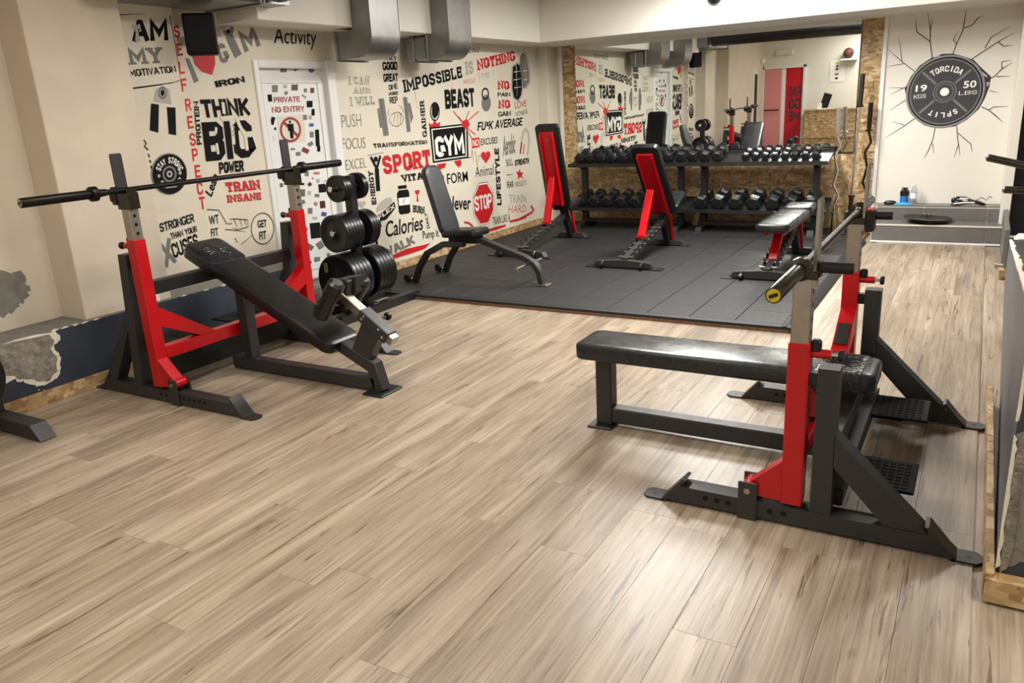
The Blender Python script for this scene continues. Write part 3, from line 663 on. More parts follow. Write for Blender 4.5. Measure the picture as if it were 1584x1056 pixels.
('S','paint_smear',[[(3.399,0.19),(3.66,0.22),(3.768,0.239)],[(3.722,0.321),(3.804,0.243)]],0.03,'R'),
('S','paint_drip',[[(1.398,1.785),(1.426,1.601)],[(2.099,1.865),(2.079,1.717)],[(2.639,1.983),(2.65,1.849)],[(2.955,2.021),(2.969,1.892)]],0.005,'R'),
('T', 'lettering', 'ME', (2.7, 1.913), (2.886, 1.928), (2.706, 1.969), 'L', -0.02, 0),
('E','painted_portrait',(1.725,1.575),(1.811,1.572),(1.739,1.673),'K',0.85),
('P','painted_portrait',[(1.684,1.658),(1.767,1.663),(1.806,1.602),(1.774,1.537),(1.709,1.5),(1.668,1.541)],'K'),
('T', 'lettering', 'G', (-1.001, 2.006), (-0.91, 2.041), (-1.032, 2.138), 'G', 0.036, 0),
('T', 'lettering', 'M', (-0.756, 2.099), (-0.583, 2.157), (-0.811, 2.256), 'G', 0.036, 0),
('S','painted_figure',[[(-0.828,2.07),(-0.891,2.214)]],0.075,'G'),
('S','painted_figure',[[(-0.887,2.207),(-0.94,2.248)],[(-0.885,2.207),(-0.846,2.284)]],0.035,'G'),
('E','painted_figure',(-0.896,2.245),(-0.877,2.246),(-0.893,2.262),'K',0),
('S','painted_swoosh',[[(-0.982,2.206),(-0.98,2.262),(-0.909,2.289),(-0.813,2.323),(-0.794,2.296)]],0.04,'L'),
('T', 'lettering', 'Activity', (-0.444, 2.137), (0.049, 2.139), (-0.427, 2.305), 'K', 0, 0.12),
('T', 'lettering', 'IRON', (-1.086, 1.835), (-0.795, 1.873), (-1.096, 1.889), 'K', 0.036, 0),
('P','painted_glove',[(-1.265,2.087),(-1.051,2.1),(-1.063,2.009),(-1.107,1.93),(-1.188,1.95),(-1.244,1.999)],'R'),
('P','painted_strap',[(-1.32,2.045),(-1.29,2.039),(-1.237,1.888),(-1.278,1.872)],'G'),
('T', 'lettering', 'THINK', (-1.248, 1.611), (-0.788, 1.614), (-1.255, 1.767), 'K', 0.036, 0),
('T', 'lettering', 'BIG', (-1.287, 1.307), (-0.784, 1.306), (-1.274, 1.592), 'K', 0.036, 0),
('S','painted_figure',[[(-1.047,1.732),(-1.049,1.646)],[(-1.088,1.613),(-0.963,1.618)]],0.03,'C'),
('S','painted_figure',[[(-1.145,1.551),(-1.158,1.506)],[(-1.163,1.434),(-1.165,1.352)]],0.022,'C'),
('S','painted_figure',[[(-0.939,1.619),(-0.916,1.549),(-0.873,1.472),(-0.878,1.359)],[(-0.988,1.552),(-1.003,1.414)]],0.032,'C'),
('S','painted_figure',[[(-0.984,1.543),(-0.975,1.524),(-0.996,1.511),(-0.978,1.496),(-0.998,1.484),(-0.984,1.464)]],0.008,'K'),
('T', 'lettering', 'PROTEIN', (-1.298, 1.434), (-1.267, 1.745), (-1.347, 1.432), 'K', 0.03, 0),
('T', 'lettering', 'POWER', (-1.182, 1.196), (-0.939, 1.194), (-1.173, 1.293), 'K', 0.035, 0),
('T', 'lettering', 'Lean', (-1.289, 1.039), (-1.19, 1.188), (-1.346, 1.075), 'K', 0.02, 0.2),
('T', 'lettering', 'TRAIN', (-1.133, 1.053), (-0.785, 1.037), (-1.143, 1.144), 'R', 0.05, 0),
('T', 'lettering', 'INSANE', (-1.152, 0.975), (-0.803, 0.957), (-1.148, 1.044), 'R', 0.04, 0),
('T', 'lettering', 'WT', (-1.348, 0.834), (-1.257, 0.835), (-1.345, 0.903), 'K', 0.01, 0),
('T', 'lettering', 'FIT', (-1.351, 0.745), (-1.281, 0.745), (-1.345, 0.805), 'K', 0.01, 0),
('T', 'lettering', 'GET', (-0.883, 0.743), (-0.785, 0.735), (-0.88, 0.804), 'K', 0.02, 0.1),
('T', 'lettering', 'FIT', (-0.885, 0.642), (-0.808, 0.639), (-0.879, 0.71), 'K', 0.02, 0.1),
('E','painted_bubble',(-0.834,0.729),(-0.712,0.71),(-0.81,0.857),'K',0.95),
('S','painted_fist',[[(-1.349,0.955),(-1.241,0.935),(-1.186,0.821),(-1.14,0.814),(-1.148,0.853),(-1.071,0.842),(-0.977,0.822),(-0.98,0.765),(-1.087,0.758),(-1.146,0.784)],[(-1.111,0.842),(-1.085,0.768)],[(-1.055,0.84),(-1.038,0.761)],[(-1.008,0.833),(-0.996,0.767)],[(-1.209,0.781),(-1.011,0.731)],[(-1.078,0.639),(-0.951,0.695)],[(-1.131,0.699),(-1.107,0.657),(-1.144,0.669)]],0.006,'K'),
('T', 'lettering', 'AM', (-1.782, 2.129), (-1.494, 2.149), (-1.762, 2.283), 'K', 0.036, 0),
('S','painted_figure',[[(-1.749,2.241),(-1.758,2.225),(-1.732,2.224),(-1.703,2.231),(-1.709,2.246)],[(-1.73,2.224),(-1.732,2.184),(-1.747,2.137)],[(-1.734,2.183),(-1.725,2.137)],[(-1.726,2.242),(-1.73,2.224)]],0.022,'L'),
('T', 'lettering', 'MY', (-1.838, 1.985), (-1.552, 2.004), (-1.843, 2.096), 'G', 0.05, 0),
('T', 'lettering', 'MOTIVATION', (-1.844, 1.904), (-1.469, 1.937), (-1.849, 1.957), 'K', 0.03, 0),
('S','painted_rope',[[(-1.849,1.832),(-1.627,1.856),(-1.444,1.885)],[(-1.844,1.837),(-1.529,1.869),(-1.448,1.889)],[(-1.449,2.315),(-1.444,2.167),(-1.447,1.892)],[(-1.854,2.295),(-1.638,2.318)]],0.006,'K'),
('T', 'lettering', 'S', (-1.44, 2.169), (-1.391, 2.176), (-1.435, 2.253), 'R', 0.03, 0),
('T', 'lettering', 'E', (-1.441, 2.049), (-1.392, 2.055), (-1.436, 2.134), 'R', 0.03, 0),
('T', 'lettering', 'L', (-1.449, 1.927), (-1.4, 1.933), (-1.444, 2.013), 'R', 0.03, 0),
('T', 'lettering', 'F', (-1.453, 1.81), (-1.403, 1.815), (-1.448, 1.897), 'R', 0.03, 0),
('T', 'lettering', 'R', (-1.445, 1.67), (-1.395, 1.674), (-1.441, 1.759), 'R', 0.03, 0),
('T', 'lettering', 'E', (-1.452, 1.551), (-1.402, 1.554), (-1.447, 1.64), 'R', 0.03, 0),
('T', 'lettering', 'S', (-1.457, 1.43), (-1.406, 1.432), (-1.452, 1.52), 'R', 0.03, 0),
('T', 'lettering', 'P', (-1.458, 1.321), (-1.407, 1.323), (-1.453, 1.412), 'R', 0.03, 0),
('T', 'lettering', 'E', (-1.458, 1.201), (-1.407, 1.202), (-1.453, 1.293), 'R', 0.03, 0),
('T', 'lettering', 'C', (-1.464, 1.077), (-1.413, 1.077), (-1.459, 1.17), 'R', 0.03, 0),
('T', 'lettering', 'T', (-1.464, 0.968), (-1.412, 0.968), (-1.459, 1.062), 'R', 0.03, 0),
('P','painted_handle',[(-1.721,1.735),(-1.66,1.726),(-1.704,1.538),(-1.768,1.558)],'K'),
('P','painted_handle',[(-1.6,1.708),(-1.53,1.702),(-1.562,1.513),(-1.622,1.525)],'K'),
('P','painted_spring',[(-1.665,1.827),(-1.605,1.85),(-1.554,1.826),(-1.558,1.724),(-1.699,1.747)],'L'),
('E','painted_spring',(-1.615,1.804),(-1.578,1.803),(-1.606,1.847),'G',0.6),
('E','painted_spring',(-1.615,1.804),(-1.599,1.804),(-1.61,1.825),'K',0),
('E','painted_plate',(-1.674,1.251),(-1.526,1.237),(-1.644,1.395),'G',0),
('E','painted_plate',(-1.67,1.249),(-1.531,1.235),(-1.642,1.386),'K',0),
('E','painted_plate',(-1.672,1.251),(-1.614,1.245),(-1.66,1.308),'G',0),
('E','painted_plate',(-1.672,1.251),(-1.63,1.247),(-1.663,1.293),'K',0),
('E','painted_plate',(-1.672,1.251),(-1.648,1.248),(-1.667,1.275),'L',0),
('E','painted_plate',(-1.672,1.251),(-1.662,1.25),(-1.67,1.262),'K',0),
('E','painted_plate',(-1.76,1.246),(-1.749,1.245),(-1.758,1.258),'L',0),
('E','painted_plate',(-1.584,1.251),(-1.571,1.25),(-1.582,1.264),'L',0),
('P','painted_plate',[(-1.759,1.205),(-1.742,1.214),(-1.726,1.206),(-1.736,1.197)],'L'),
('P','painted_plate',[(-1.616,1.208),(-1.592,1.223),(-1.582,1.207)],'L'),
('P','painted_plate',[(-1.728,1.164),(-1.631,1.162),(-1.63,1.155),(-1.724,1.156)],'L'),
('T', 'lettering', 'S', (-1.74, 1.276), (-1.729, 1.293), (-1.777, 1.296), 'W', 0.03, 0),
('T', 'lettering', 'T', (-1.73, 1.292), (-1.716, 1.306), (-1.76, 1.32), 'W', 0.03, 0),
('T', 'lettering', 'A', (-1.717, 1.305), (-1.7, 1.317), (-1.739, 1.34), 'W', 0.03, 0),
('T', 'lettering', 'Y', (-1.702, 1.316), (-1.682, 1.323), (-1.714, 1.355), 'W', 0.03, 0),
('T', 'lettering', 'S', (-1.667, 1.326), (-1.647, 1.324), (-1.658, 1.368), 'W', 0.03, 0),
('T', 'lettering', 'T', (-1.649, 1.324), (-1.63, 1.318), (-1.63, 1.365), 'W', 0.03, 0),
('T', 'lettering', 'R', (-1.632, 1.319), (-1.616, 1.308), (-1.604, 1.355), 'W', 0.03, 0),
('T', 'lettering', 'O', (-1.618, 1.309), (-1.605, 1.295), (-1.582, 1.34), 'W', 0.03, 0),
('T', 'lettering', 'N', (-1.607, 1.297), (-1.598, 1.28), (-1.565, 1.319), 'W', 0.03, 0),
('T', 'lettering', 'G', (-1.599, 1.281), (-1.595, 1.263), (-1.553, 1.294), 'W', 0.03, 0),
('T', 'lettering', 'STRONGER', (-1.828, 0.852), (-1.529, 0.884), (-1.828, 0.925), 'K', 0.03, 0),
('T', 'lettering', 'THAN YOUR', (-1.752, 0.791), (-1.519, 0.811), (-1.755, 0.842), 'K', 0.03, 0),
('T', 'lettering', 'CUSES', (-1.756, 0.656), (-1.52, 0.7), (-1.768, 0.761), 'K', 0.03, 0),
('S','painted_cross',[[(-1.852,0.781),(-1.748,0.627)],[(-1.767,0.807),(-1.833,0.607)]],0.03,'G'),
('S','painted_script',[[(-1.828,1.498),(-1.814,1.471),(-1.832,1.455),(-1.808,1.428)],[(-1.813,1.402),(-1.808,1.379)],[(-1.811,1.362),(-1.806,1.34)],[(-1.809,1.322),(-1.806,1.3)]],0.01,'K'),
('T', 'lettering', 'PRIVATE', (-0.482, 1.713), (-0.18, 1.715), (-0.48, 1.762), 'D', 0.03, 0),
('T', 'lettering', 'NO ENTRY', (-0.517, 1.634), (-0.14, 1.634), (-0.515, 1.688), 'D', 0.03, 0),
('P','sign_panel',[(-0.468,1.61),(-0.149,1.613),(-0.174,1.383),(-0.49,1.385)],'C'),
('E','prohibition_ring',(-0.335,1.493),(-0.212,1.486),(-0.316,1.597),'D',0.8),
('S','prohibition_bar',[[(-0.4,1.555),(-0.262,1.439)]],0.03,'D'),
('S','painted_figure',[[(-0.329,1.542),(-0.332,1.482)]],0.07,'K'),
('S','painted_figure',[[(-0.329,1.489),(-0.331,1.421)]],0.04,'K'),
('E','painted_figure',(-0.331,1.558),(-0.318,1.557),(-0.329,1.57),'K',0),
('P','sticker',[(-0.635,1.784),(-0.572,1.788),(-0.567,1.908),(-0.629,1.903)],'K'),
('P','sticker',[(-0.539,1.868),(-0.483,1.868),(-0.474,1.914),(-0.531,1.913)],'G'),
('P','sticker',[(-0.401,1.873),(-0.292,1.873),(-0.282,1.925),(-0.392,1.924)],'K'),
('P','sticker',[(-0.259,1.87),(-0.199,1.87),(-0.191,1.917),(-0.251,1.917)],'G'),
('P','sticker',[(-0.078,1.883),(-0.039,1.883),(-0.034,1.915),(-0.073,1.915)],'B2'),
('P','sticker',[(-0.488,1.8),(-0.424,1.8),(-0.414,1.856),(-0.478,1.856)],'G'),
('P','sticker',[(-0.267,1.812),(-0.192,1.811),(-0.184,1.859),(-0.259,1.859)],'BR'),
('P','sticker',[(-0.359,1.831),(-0.315,1.831),(-0.31,1.857),(-0.354,1.857)],'L'),
('P','sticker',[(-0.358,1.793),(-0.336,1.774),(-0.306,1.792),(-0.329,1.811)],'G'),
('P','sticker',[(-0.125,1.795),(-0.086,1.795),(-0.081,1.827),(-0.119,1.827)],'G'),
('P','sticker',[(-0.047,1.789),(0.001,1.788),(0.008,1.831),(-0.039,1.832)],'BR'),
('P','sticker',[(-0.562,1.726),(-0.498,1.728),(-0.495,1.784),(-0.558,1.781)],'K'),
('P','sticker',[(-0.155,1.77),(-0.109,1.745),(-0.099,1.753),(-0.145,1.779)],'G'),
('P','sticker',[(-0.111,1.67),(-0.04,1.669),(-0.031,1.723),(-0.102,1.724)],'K'),
('P','sticker',[(-0.608,1.701),(-0.581,1.7),(-0.575,1.73),(-0.603,1.731)],'G'),
('P','sticker',[(-0.621,1.626),(-0.559,1.623),(-0.551,1.664),(-0.614,1.666)],'PK'),
('P','sticker',[(-0.066,1.601),(-0.026,1.599),(-0.017,1.654),(-0.056,1.655)],'K'),
('P','sticker',[(-0.561,1.55),(-0.521,1.54),(-0.488,1.599),(-0.528,1.608)],'K'),
('P','sticker',[(-0.588,1.561),(-0.56,1.56),(-0.556,1.585),(-0.584,1.586)],'L'),
('P','sticker',[(-0.605,1.492),(-0.57,1.49),(-0.563,1.526),(-0.598,1.527)],'Y'),
('P','sticker',[(-0.52,1.5),(-0.498,1.499),(-0.495,1.52),(-0.516,1.521)],'K'),
('P','sticker',[(-0.175,1.567),(-0.128,1.565),(-0.121,1.608),(-0.167,1.61)],'G'),
('P','sticker',[(-0.108,1.57),(-0.069,1.568),(-0.063,1.601),(-0.102,1.602)],'L'),
('P','sticker',[(-0.111,1.509),(-0.056,1.506),(-0.051,1.534),(-0.106,1.536)],'B'),
('P','sticker',[(-0.118,1.417),(-0.071,1.414),(-0.062,1.463),(-0.11,1.466)],'G'),
('P','sticker',[(-0.058,1.336),(-0.009,1.334),(0.005,1.479),(-0.044,1.479)],'K'),
('P','sticker',[(-0.593,1.404),(-0.543,1.401),(-0.534,1.453),(-0.583,1.455)],'L'),
('P','sticker',[(-0.636,1.35),(-0.559,1.345),(-0.551,1.386),(-0.628,1.391)],'K'),
('P','sticker',[(-0.14,1.337),(-0.081,1.356),(-0.1,1.386),(-0.159,1.367)],'G'),
('P','sticker',[(-0.368,1.957),(-0.295,1.958),(-0.286,2.004),(-0.359,2.003)],'OL'),
('P','sticker',[(-0.202,1.964),(-0.121,2.0),(-0.133,2.015),(-0.214,1.978)],'OL'),
('P','sticker',[(-0.638,1.334),(-0.561,1.328),(-0.552,1.375),(-0.629,1.38)],'K'),
('P','sticker',[(-0.607,1.292),(-0.579,1.29),(-0.575,1.311),(-0.603,1.313)],'PK'),
('P','sticker',[(-0.242,1.31),(-0.169,1.279),(-0.14,1.312),(-0.213,1.343)],'MG'),
('P','sticker',[(-0.369,1.327),(-0.316,1.323),(-0.313,1.339),(-0.366,1.343)],'G'),
('P','sticker',[(-0.311,1.275),(-0.257,1.271),(-0.252,1.303),(-0.305,1.307)],'G'),
('P','sticker',[(-0.44,1.261),(-0.389,1.257),(-0.382,1.294),(-0.434,1.298)],'PK'),
('P','sticker',[(-0.05,1.291),(-0.01,1.288),(-0.001,1.338),(-0.042,1.341)],'K'),
('P','sticker',[(-0.238,1.095),(-0.191,1.09),(-0.183,1.134),(-0.23,1.138)],'G'),
('P','sticker',[(-0.127,1.099),(-0.055,1.092),(-0.051,1.114),(-0.123,1.121)],'PK'),
('P','sticker',[(-0.342,1.028),(-0.258,1.019),(-0.254,1.038),(-0.339,1.047)],'K'),
('P','sticker',[(-0.221,1.023),(-0.194,0.998),(-0.16,1.016),(-0.187,1.041)],'MR'),
('P','sticker',[(-0.089,0.934),(0.001,0.929),(0.005,1.004),(-0.086,1.008)],'K'),
('P','sticker',[(-0.328,0.929),(-0.266,0.922),(-0.255,0.983),(-0.317,0.99)],'OL'),
('P','sticker',[(-0.231,0.932),(-0.192,0.927),(-0.186,0.961),(-0.226,0.965)],'L'),
('P','sticker',[(-0.148,0.902),(-0.092,0.895),(-0.087,0.924),(-0.144,0.93)],'G'),
('P','sticker',[(-0.347,0.847),(-0.268,0.868),(-0.286,0.9),(-0.365,0.879)],'G'),
('P','sticker',[(-0.178,0.842),(-0.14,0.82),(-0.115,0.842),(-0.154,0.864)],'PK'),
('P','sticker',[(-0.096,0.796),(-0.03,0.791),(-0.027,0.855),(-0.093,0.859)],'BR'),
('P','sticker',[(-0.258,0.769),(-0.203,0.761),(-0.194,0.811),(-0.249,0.819)],'G'),
('P','sticker',[(-0.099,0.73),(-0.036,0.713),(-0.021,0.746),(-0.085,0.763)],'B'),
('P','sticker',[(-0.209,0.711),(-0.153,0.703),(-0.149,0.726),(-0.205,0.734)],'L'),
('P','sticker',[(-0.349,0.735),(-0.303,0.729),(-0.295,0.773),(-0.342,0.779)],'OL'),
('P','sticker',[(-0.631,0.999),(-0.596,0.965),(-0.55,0.99),(-0.585,1.024)],'K'),
('P','sticker',[(-0.609,0.896),(-0.592,0.886),(-0.543,0.931),(-0.561,0.942)],'G'),
('P','sticker',[(-0.543,1.034),(-0.507,1.03),(-0.501,1.062),(-0.538,1.066)],'OL'),
('P','sticker',[(-0.108,1.023),(-0.068,1.019),(-0.062,1.053),(-0.102,1.057)],'L'),
('P','sticker',[(-0.156,1.06),(-0.136,1.058),(-0.133,1.074),(-0.153,1.076)],'G'),
('P','sticker',[(-0.257,0.546),(-0.127,0.535),(-0.124,0.674),(-0.253,0.684)],'K'),
('P','sticker',[(-0.345,0.488),(-0.272,0.438),(-0.232,0.471),(-0.306,0.521)],'OL'),
('P','sticker',[(-0.171,0.43),(-0.098,0.451),(-0.141,0.512),(-0.213,0.49)],'G'),
('P','sticker',[(-0.252,0.288),(-0.179,0.279),(-0.177,0.368),(-0.25,0.376)],'G'),
('P','sticker',[(-0.335,0.307),(-0.296,0.299),(-0.287,0.35),(-0.326,0.358)],'K'),
('P','sticker',[(-0.086,0.355),(-0.044,0.347),(-0.039,0.376),(-0.081,0.384)],'G'),
('P','sticker',[(-0.207,0.712),(-0.159,0.705),(-0.155,0.727),(-0.203,0.734)],'L'),
('E','sticker',(0.001,1.988),(0.041,1.988),(0.007,2.02),'B',0),
('E','sticker',(-0.31,0.638),(-0.282,0.634),(-0.306,0.664),'O',0),
('S','painted_crack',[[(1.522,1.83),(1.486,2.004),(1.48,2.102),(1.438,2.299)],[(1.477,2.102),(1.496,2.229)],[(1.484,2.0),(1.356,2.1),(1.33,2.232)],[(1.704,1.85),(1.725,1.939),(1.772,2.076),(1.778,2.164),(1.786,2.289)],[(1.779,2.1),(1.85,2.119),(1.891,2.178),(1.941,2.205)],[(1.73,1.958),(1.696,1.992),(1.731,2.073)],[(1.882,1.798),(1.981,1.867),(2.089,1.941),(2.217,2.017)],[(1.984,1.892),(2.026,1.99),(2.177,2.077)],[(2.095,1.94),(2.145,1.898),(2.218,1.905)],[(2.056,1.592),(2.1,1.622),(2.151,1.682),(2.236,1.74)],[(2.153,1.682),(2.144,1.753),(2.228,1.762)],[(2.112,1.614),(2.234,1.609)],[(2.013,1.326),(2.082,1.29),(2.153,1.228),(2.218,1.166)],[(2.082,1.293),(2.12,1.321),(2.242,1.32)]],0.0085,'CR'),
('S','painted_crack',[[(1.37,1.712),(1.24,1.818),(1.067,1.978)],[(1.24,1.818),(1.188,2.075)],[(1.255,1.797),(1.082,1.775)],[(1.307,1.55),(1.131,1.563)],[(1.287,1.558),(1.15,1.49)],[(1.304,1.427),(1.156,1.324)],[(1.41,1.237),(1.319,1.164),(1.138,1.043)],[(1.312,1.171),(1.184,1.215)],[(1.61,1.133),(1.601,1.023),(1.567,0.898),(1.53,0.815)],[(1.599,0.975),(1.621,0.869)],[(1.807,1.147),(1.835,0.989),(1.844,0.962),(1.813,0.825)],[(1.827,1.072),(1.954,0.959),(1.974,0.877)],[(1.84,0.969),(1.868,0.837)],[(2.068,1.481),(2.152,1.457)]],0.007,'CR'),
('P','painted_hole',[(1.318,1.42),(1.288,1.544),(1.336,1.663),(1.409,1.766),(1.515,1.838),(1.611,1.867),(1.703,1.863),(1.783,1.837),(1.895,1.79),(1.974,1.707),(2.065,1.617),(2.063,1.527),(2.029,1.398),(1.991,1.307),(1.893,1.205),(1.789,1.141),(1.641,1.132),(1.499,1.164),(1.402,1.251)],'CR'),
('P','painted_rubble',[(1.528,1.839),(1.575,1.859),(1.613,1.841),(1.553,1.828)],'L'),
('P','painted_rubble',[(1.673,1.855),(1.747,1.844),(1.772,1.825),(1.699,1.834)],'L'),
('P','painted_rubble',[(1.898,1.764),(1.942,1.729),(1.952,1.689),(1.907,1.731)],'L'),
('P','painted_rubble',[(1.977,1.675),(2.029,1.633),(2.037,1.606),(1.993,1.635)],'L'),
('P','painted_rubble',[(1.305,1.571),(1.326,1.624),(1.328,1.556)],'L'),
('P','painted_rubble',[(1.36,1.675),(1.377,1.701),(1.377,1.668)],'L'),
('P','painted_rubble',[(2.03,1.568),(2.066,1.559),(2.041,1.515)],'L')]
PIL0=139;DOOR0=186;BACK0=261

for i, it in enumerate(MURAL):
    if i in (PIL0, DOOR0, BACK0): LAYER[0] = 0
    if i < DOOR0:
        first = it[2] if it[0] in 'PEHO' else it[3] if it[0] == 'T' else it[2][0]
        paint(it, 'x', -2.93 if i >= PIL0 else XW, wl)
    elif i < BACK0: paint(it, 'x', -3.045, d1)
    else: paint(it, 'y', 4.285, wb)
# the big plate painted on the back wall
PX, PZ, PRR = 1.665, 1.492, .362
struct(MB().box(1.085, 2.28, 4.286, YB, .34, SOF, .002).build('wall_mural', 'white_paint'))
def disc(r0, r1, col, dx=0, dz=0, m=None):
    LAYER[0] += 1; n = 48; y = 4.285-.0015-.000014*LAYER[0]
    R = lambda r: [(PX+dx+r*math.cos(2*PI*i/n), y, PZ+dz+r*math.sin(2*PI*i/n)) for i in range(n)]
    mb = MB()
    if r0: mb.add(R(r0)+R(r1), [(i, (i+1) % n, n+(i+1) % n, n+i) for i in range(n)])
    else: mb.add(R(r1), [tuple(range(n))])
    mb.build('painted_plate', m or PC[col], wb)
LAYER[0] = 300
disc(0, PRR, '', m='plate_rim'); disc(0, PRR*.945, 'K'); disc(0, PRR*.915, '', m='plate_grey'); disc(PRR*.87, PRR*.90, 'G')
disc(0, PRR*.84, '', m='plate_grey')
def arc_text(s, r, a0, step, h, w, flip):
    for i, ch in enumerate(s):
        a = math.radians(a0+i*step); n = (math.cos(a), math.sin(a)); t = (math.sin(a), -math.cos(a))
        if flip: t = (t[0], t[1])
        c = (PX+r*n[0], PZ+r*n[1]); w_ = w; w = w*(.35 if ch == 'I' else 1); O = (c[0]-t[0]*w/2-n[0]*h/2, c[1]-t[1]*w/2-n[1]*h/2)
        paint(('T', 'lettering', ch, O, (O[0]+t[0]*w, O[1]+t[1]*w), (O[0]+n[0]*h, O[1]+n[1]*h), 'W', .03, 0), 'y', 4.285, wb); w = w_
for a in (43, 137, 223, 317):
    a = math.radians(a); c, s_ = math.cos(a), math.sin(a)
    paint(('S', 'painted_plate', [[(PX+.12*c, PZ+.12*s_), (PX+.30*c, PZ+.30*s_)]], .022, 'G'), 'y', 4.285, wb)
arc_text('TORCIDA', .228, 123, -11.2, .058, .038, False)
arc_text('SPLIT', .232, 300, -14.5, .052, .036, False)
for s, x, z, w, h in (('19', -.272, .012, .105, .068), ('KGS', -.285, -.056, .115, .04), ('50', .165, .025, .115, .07), ('LBS', .128, -.040, .165, .036)):
    paint(('T', 'lettering', s, (PX+x, PZ+z), (PX+x+w, PZ+z+.004), (PX+x, PZ+z+h), 'W', .045 if s in ('KGS', 'LBS') else .02, 0), 'y', 4.285, wb)
LAYER[0] = 420
disc(0, .105, '', m='plate_grey'); disc(.098, .108, 'G'); disc(.075, .082, 'G'); disc(0, .041, 'W')
# lettering on the red banner of the rear door
for s, z0 in (('RAD', 1.33), ('GO', 1.05), ('ME', .78)):
    V, F = glyphs(s, .03, 0)
    x0, x1 = -1.84, -2.12
    MB().add([(x0+(x1-x0)*a, YR+.032+z*5e-6, z0+.24*b) for a, b, z in V], F).build('banner_lettering', 'dark_wall_paint', d2)

# ================================================================== rubber mat area
mt = thing('rubber_mat', 'raised black rubber gym mat of square tiles on a plywood base', 'mat', (-1, 2, 0))
MB().box(-2.985, 1.05, -.004, 4.262, 0, .02, .002).build('plywood_base', 'plywood_edge', mt, False)
tm = None; s3 = 1/3
for i in range(12):
    for j in range(13):
        if tm is None:
            tm = MB().box(.002, s3-.002, .002, s3-.002, .02, .045, .002).build('tile', 'rubber', mt, True); o = tm
        else: o = tm.copy(); COL.objects.link(o); o.parent = mt
        o.location = (-3.0+i*s3+1, .05+j*.3235-2, 0); o.scale = (1 if i else .97, .97, 1)
        if i == 0: o.location.x += .012
MB().prism([(-.002, .02), (-.002, .040), (.048, .045), (.048, .02)], 'x', -2.985, 1.085).build('edge_ramp', 'rubber', mt, False)
MB().prism([(1.0, .0), (1.0, .045), (1.03, .045), (1.09, .008), (1.09, 0)], 'y', .0, 3.70).build('edge_ramp', 'rubber', mt, False)
mt.location = (-1, 2, 0)

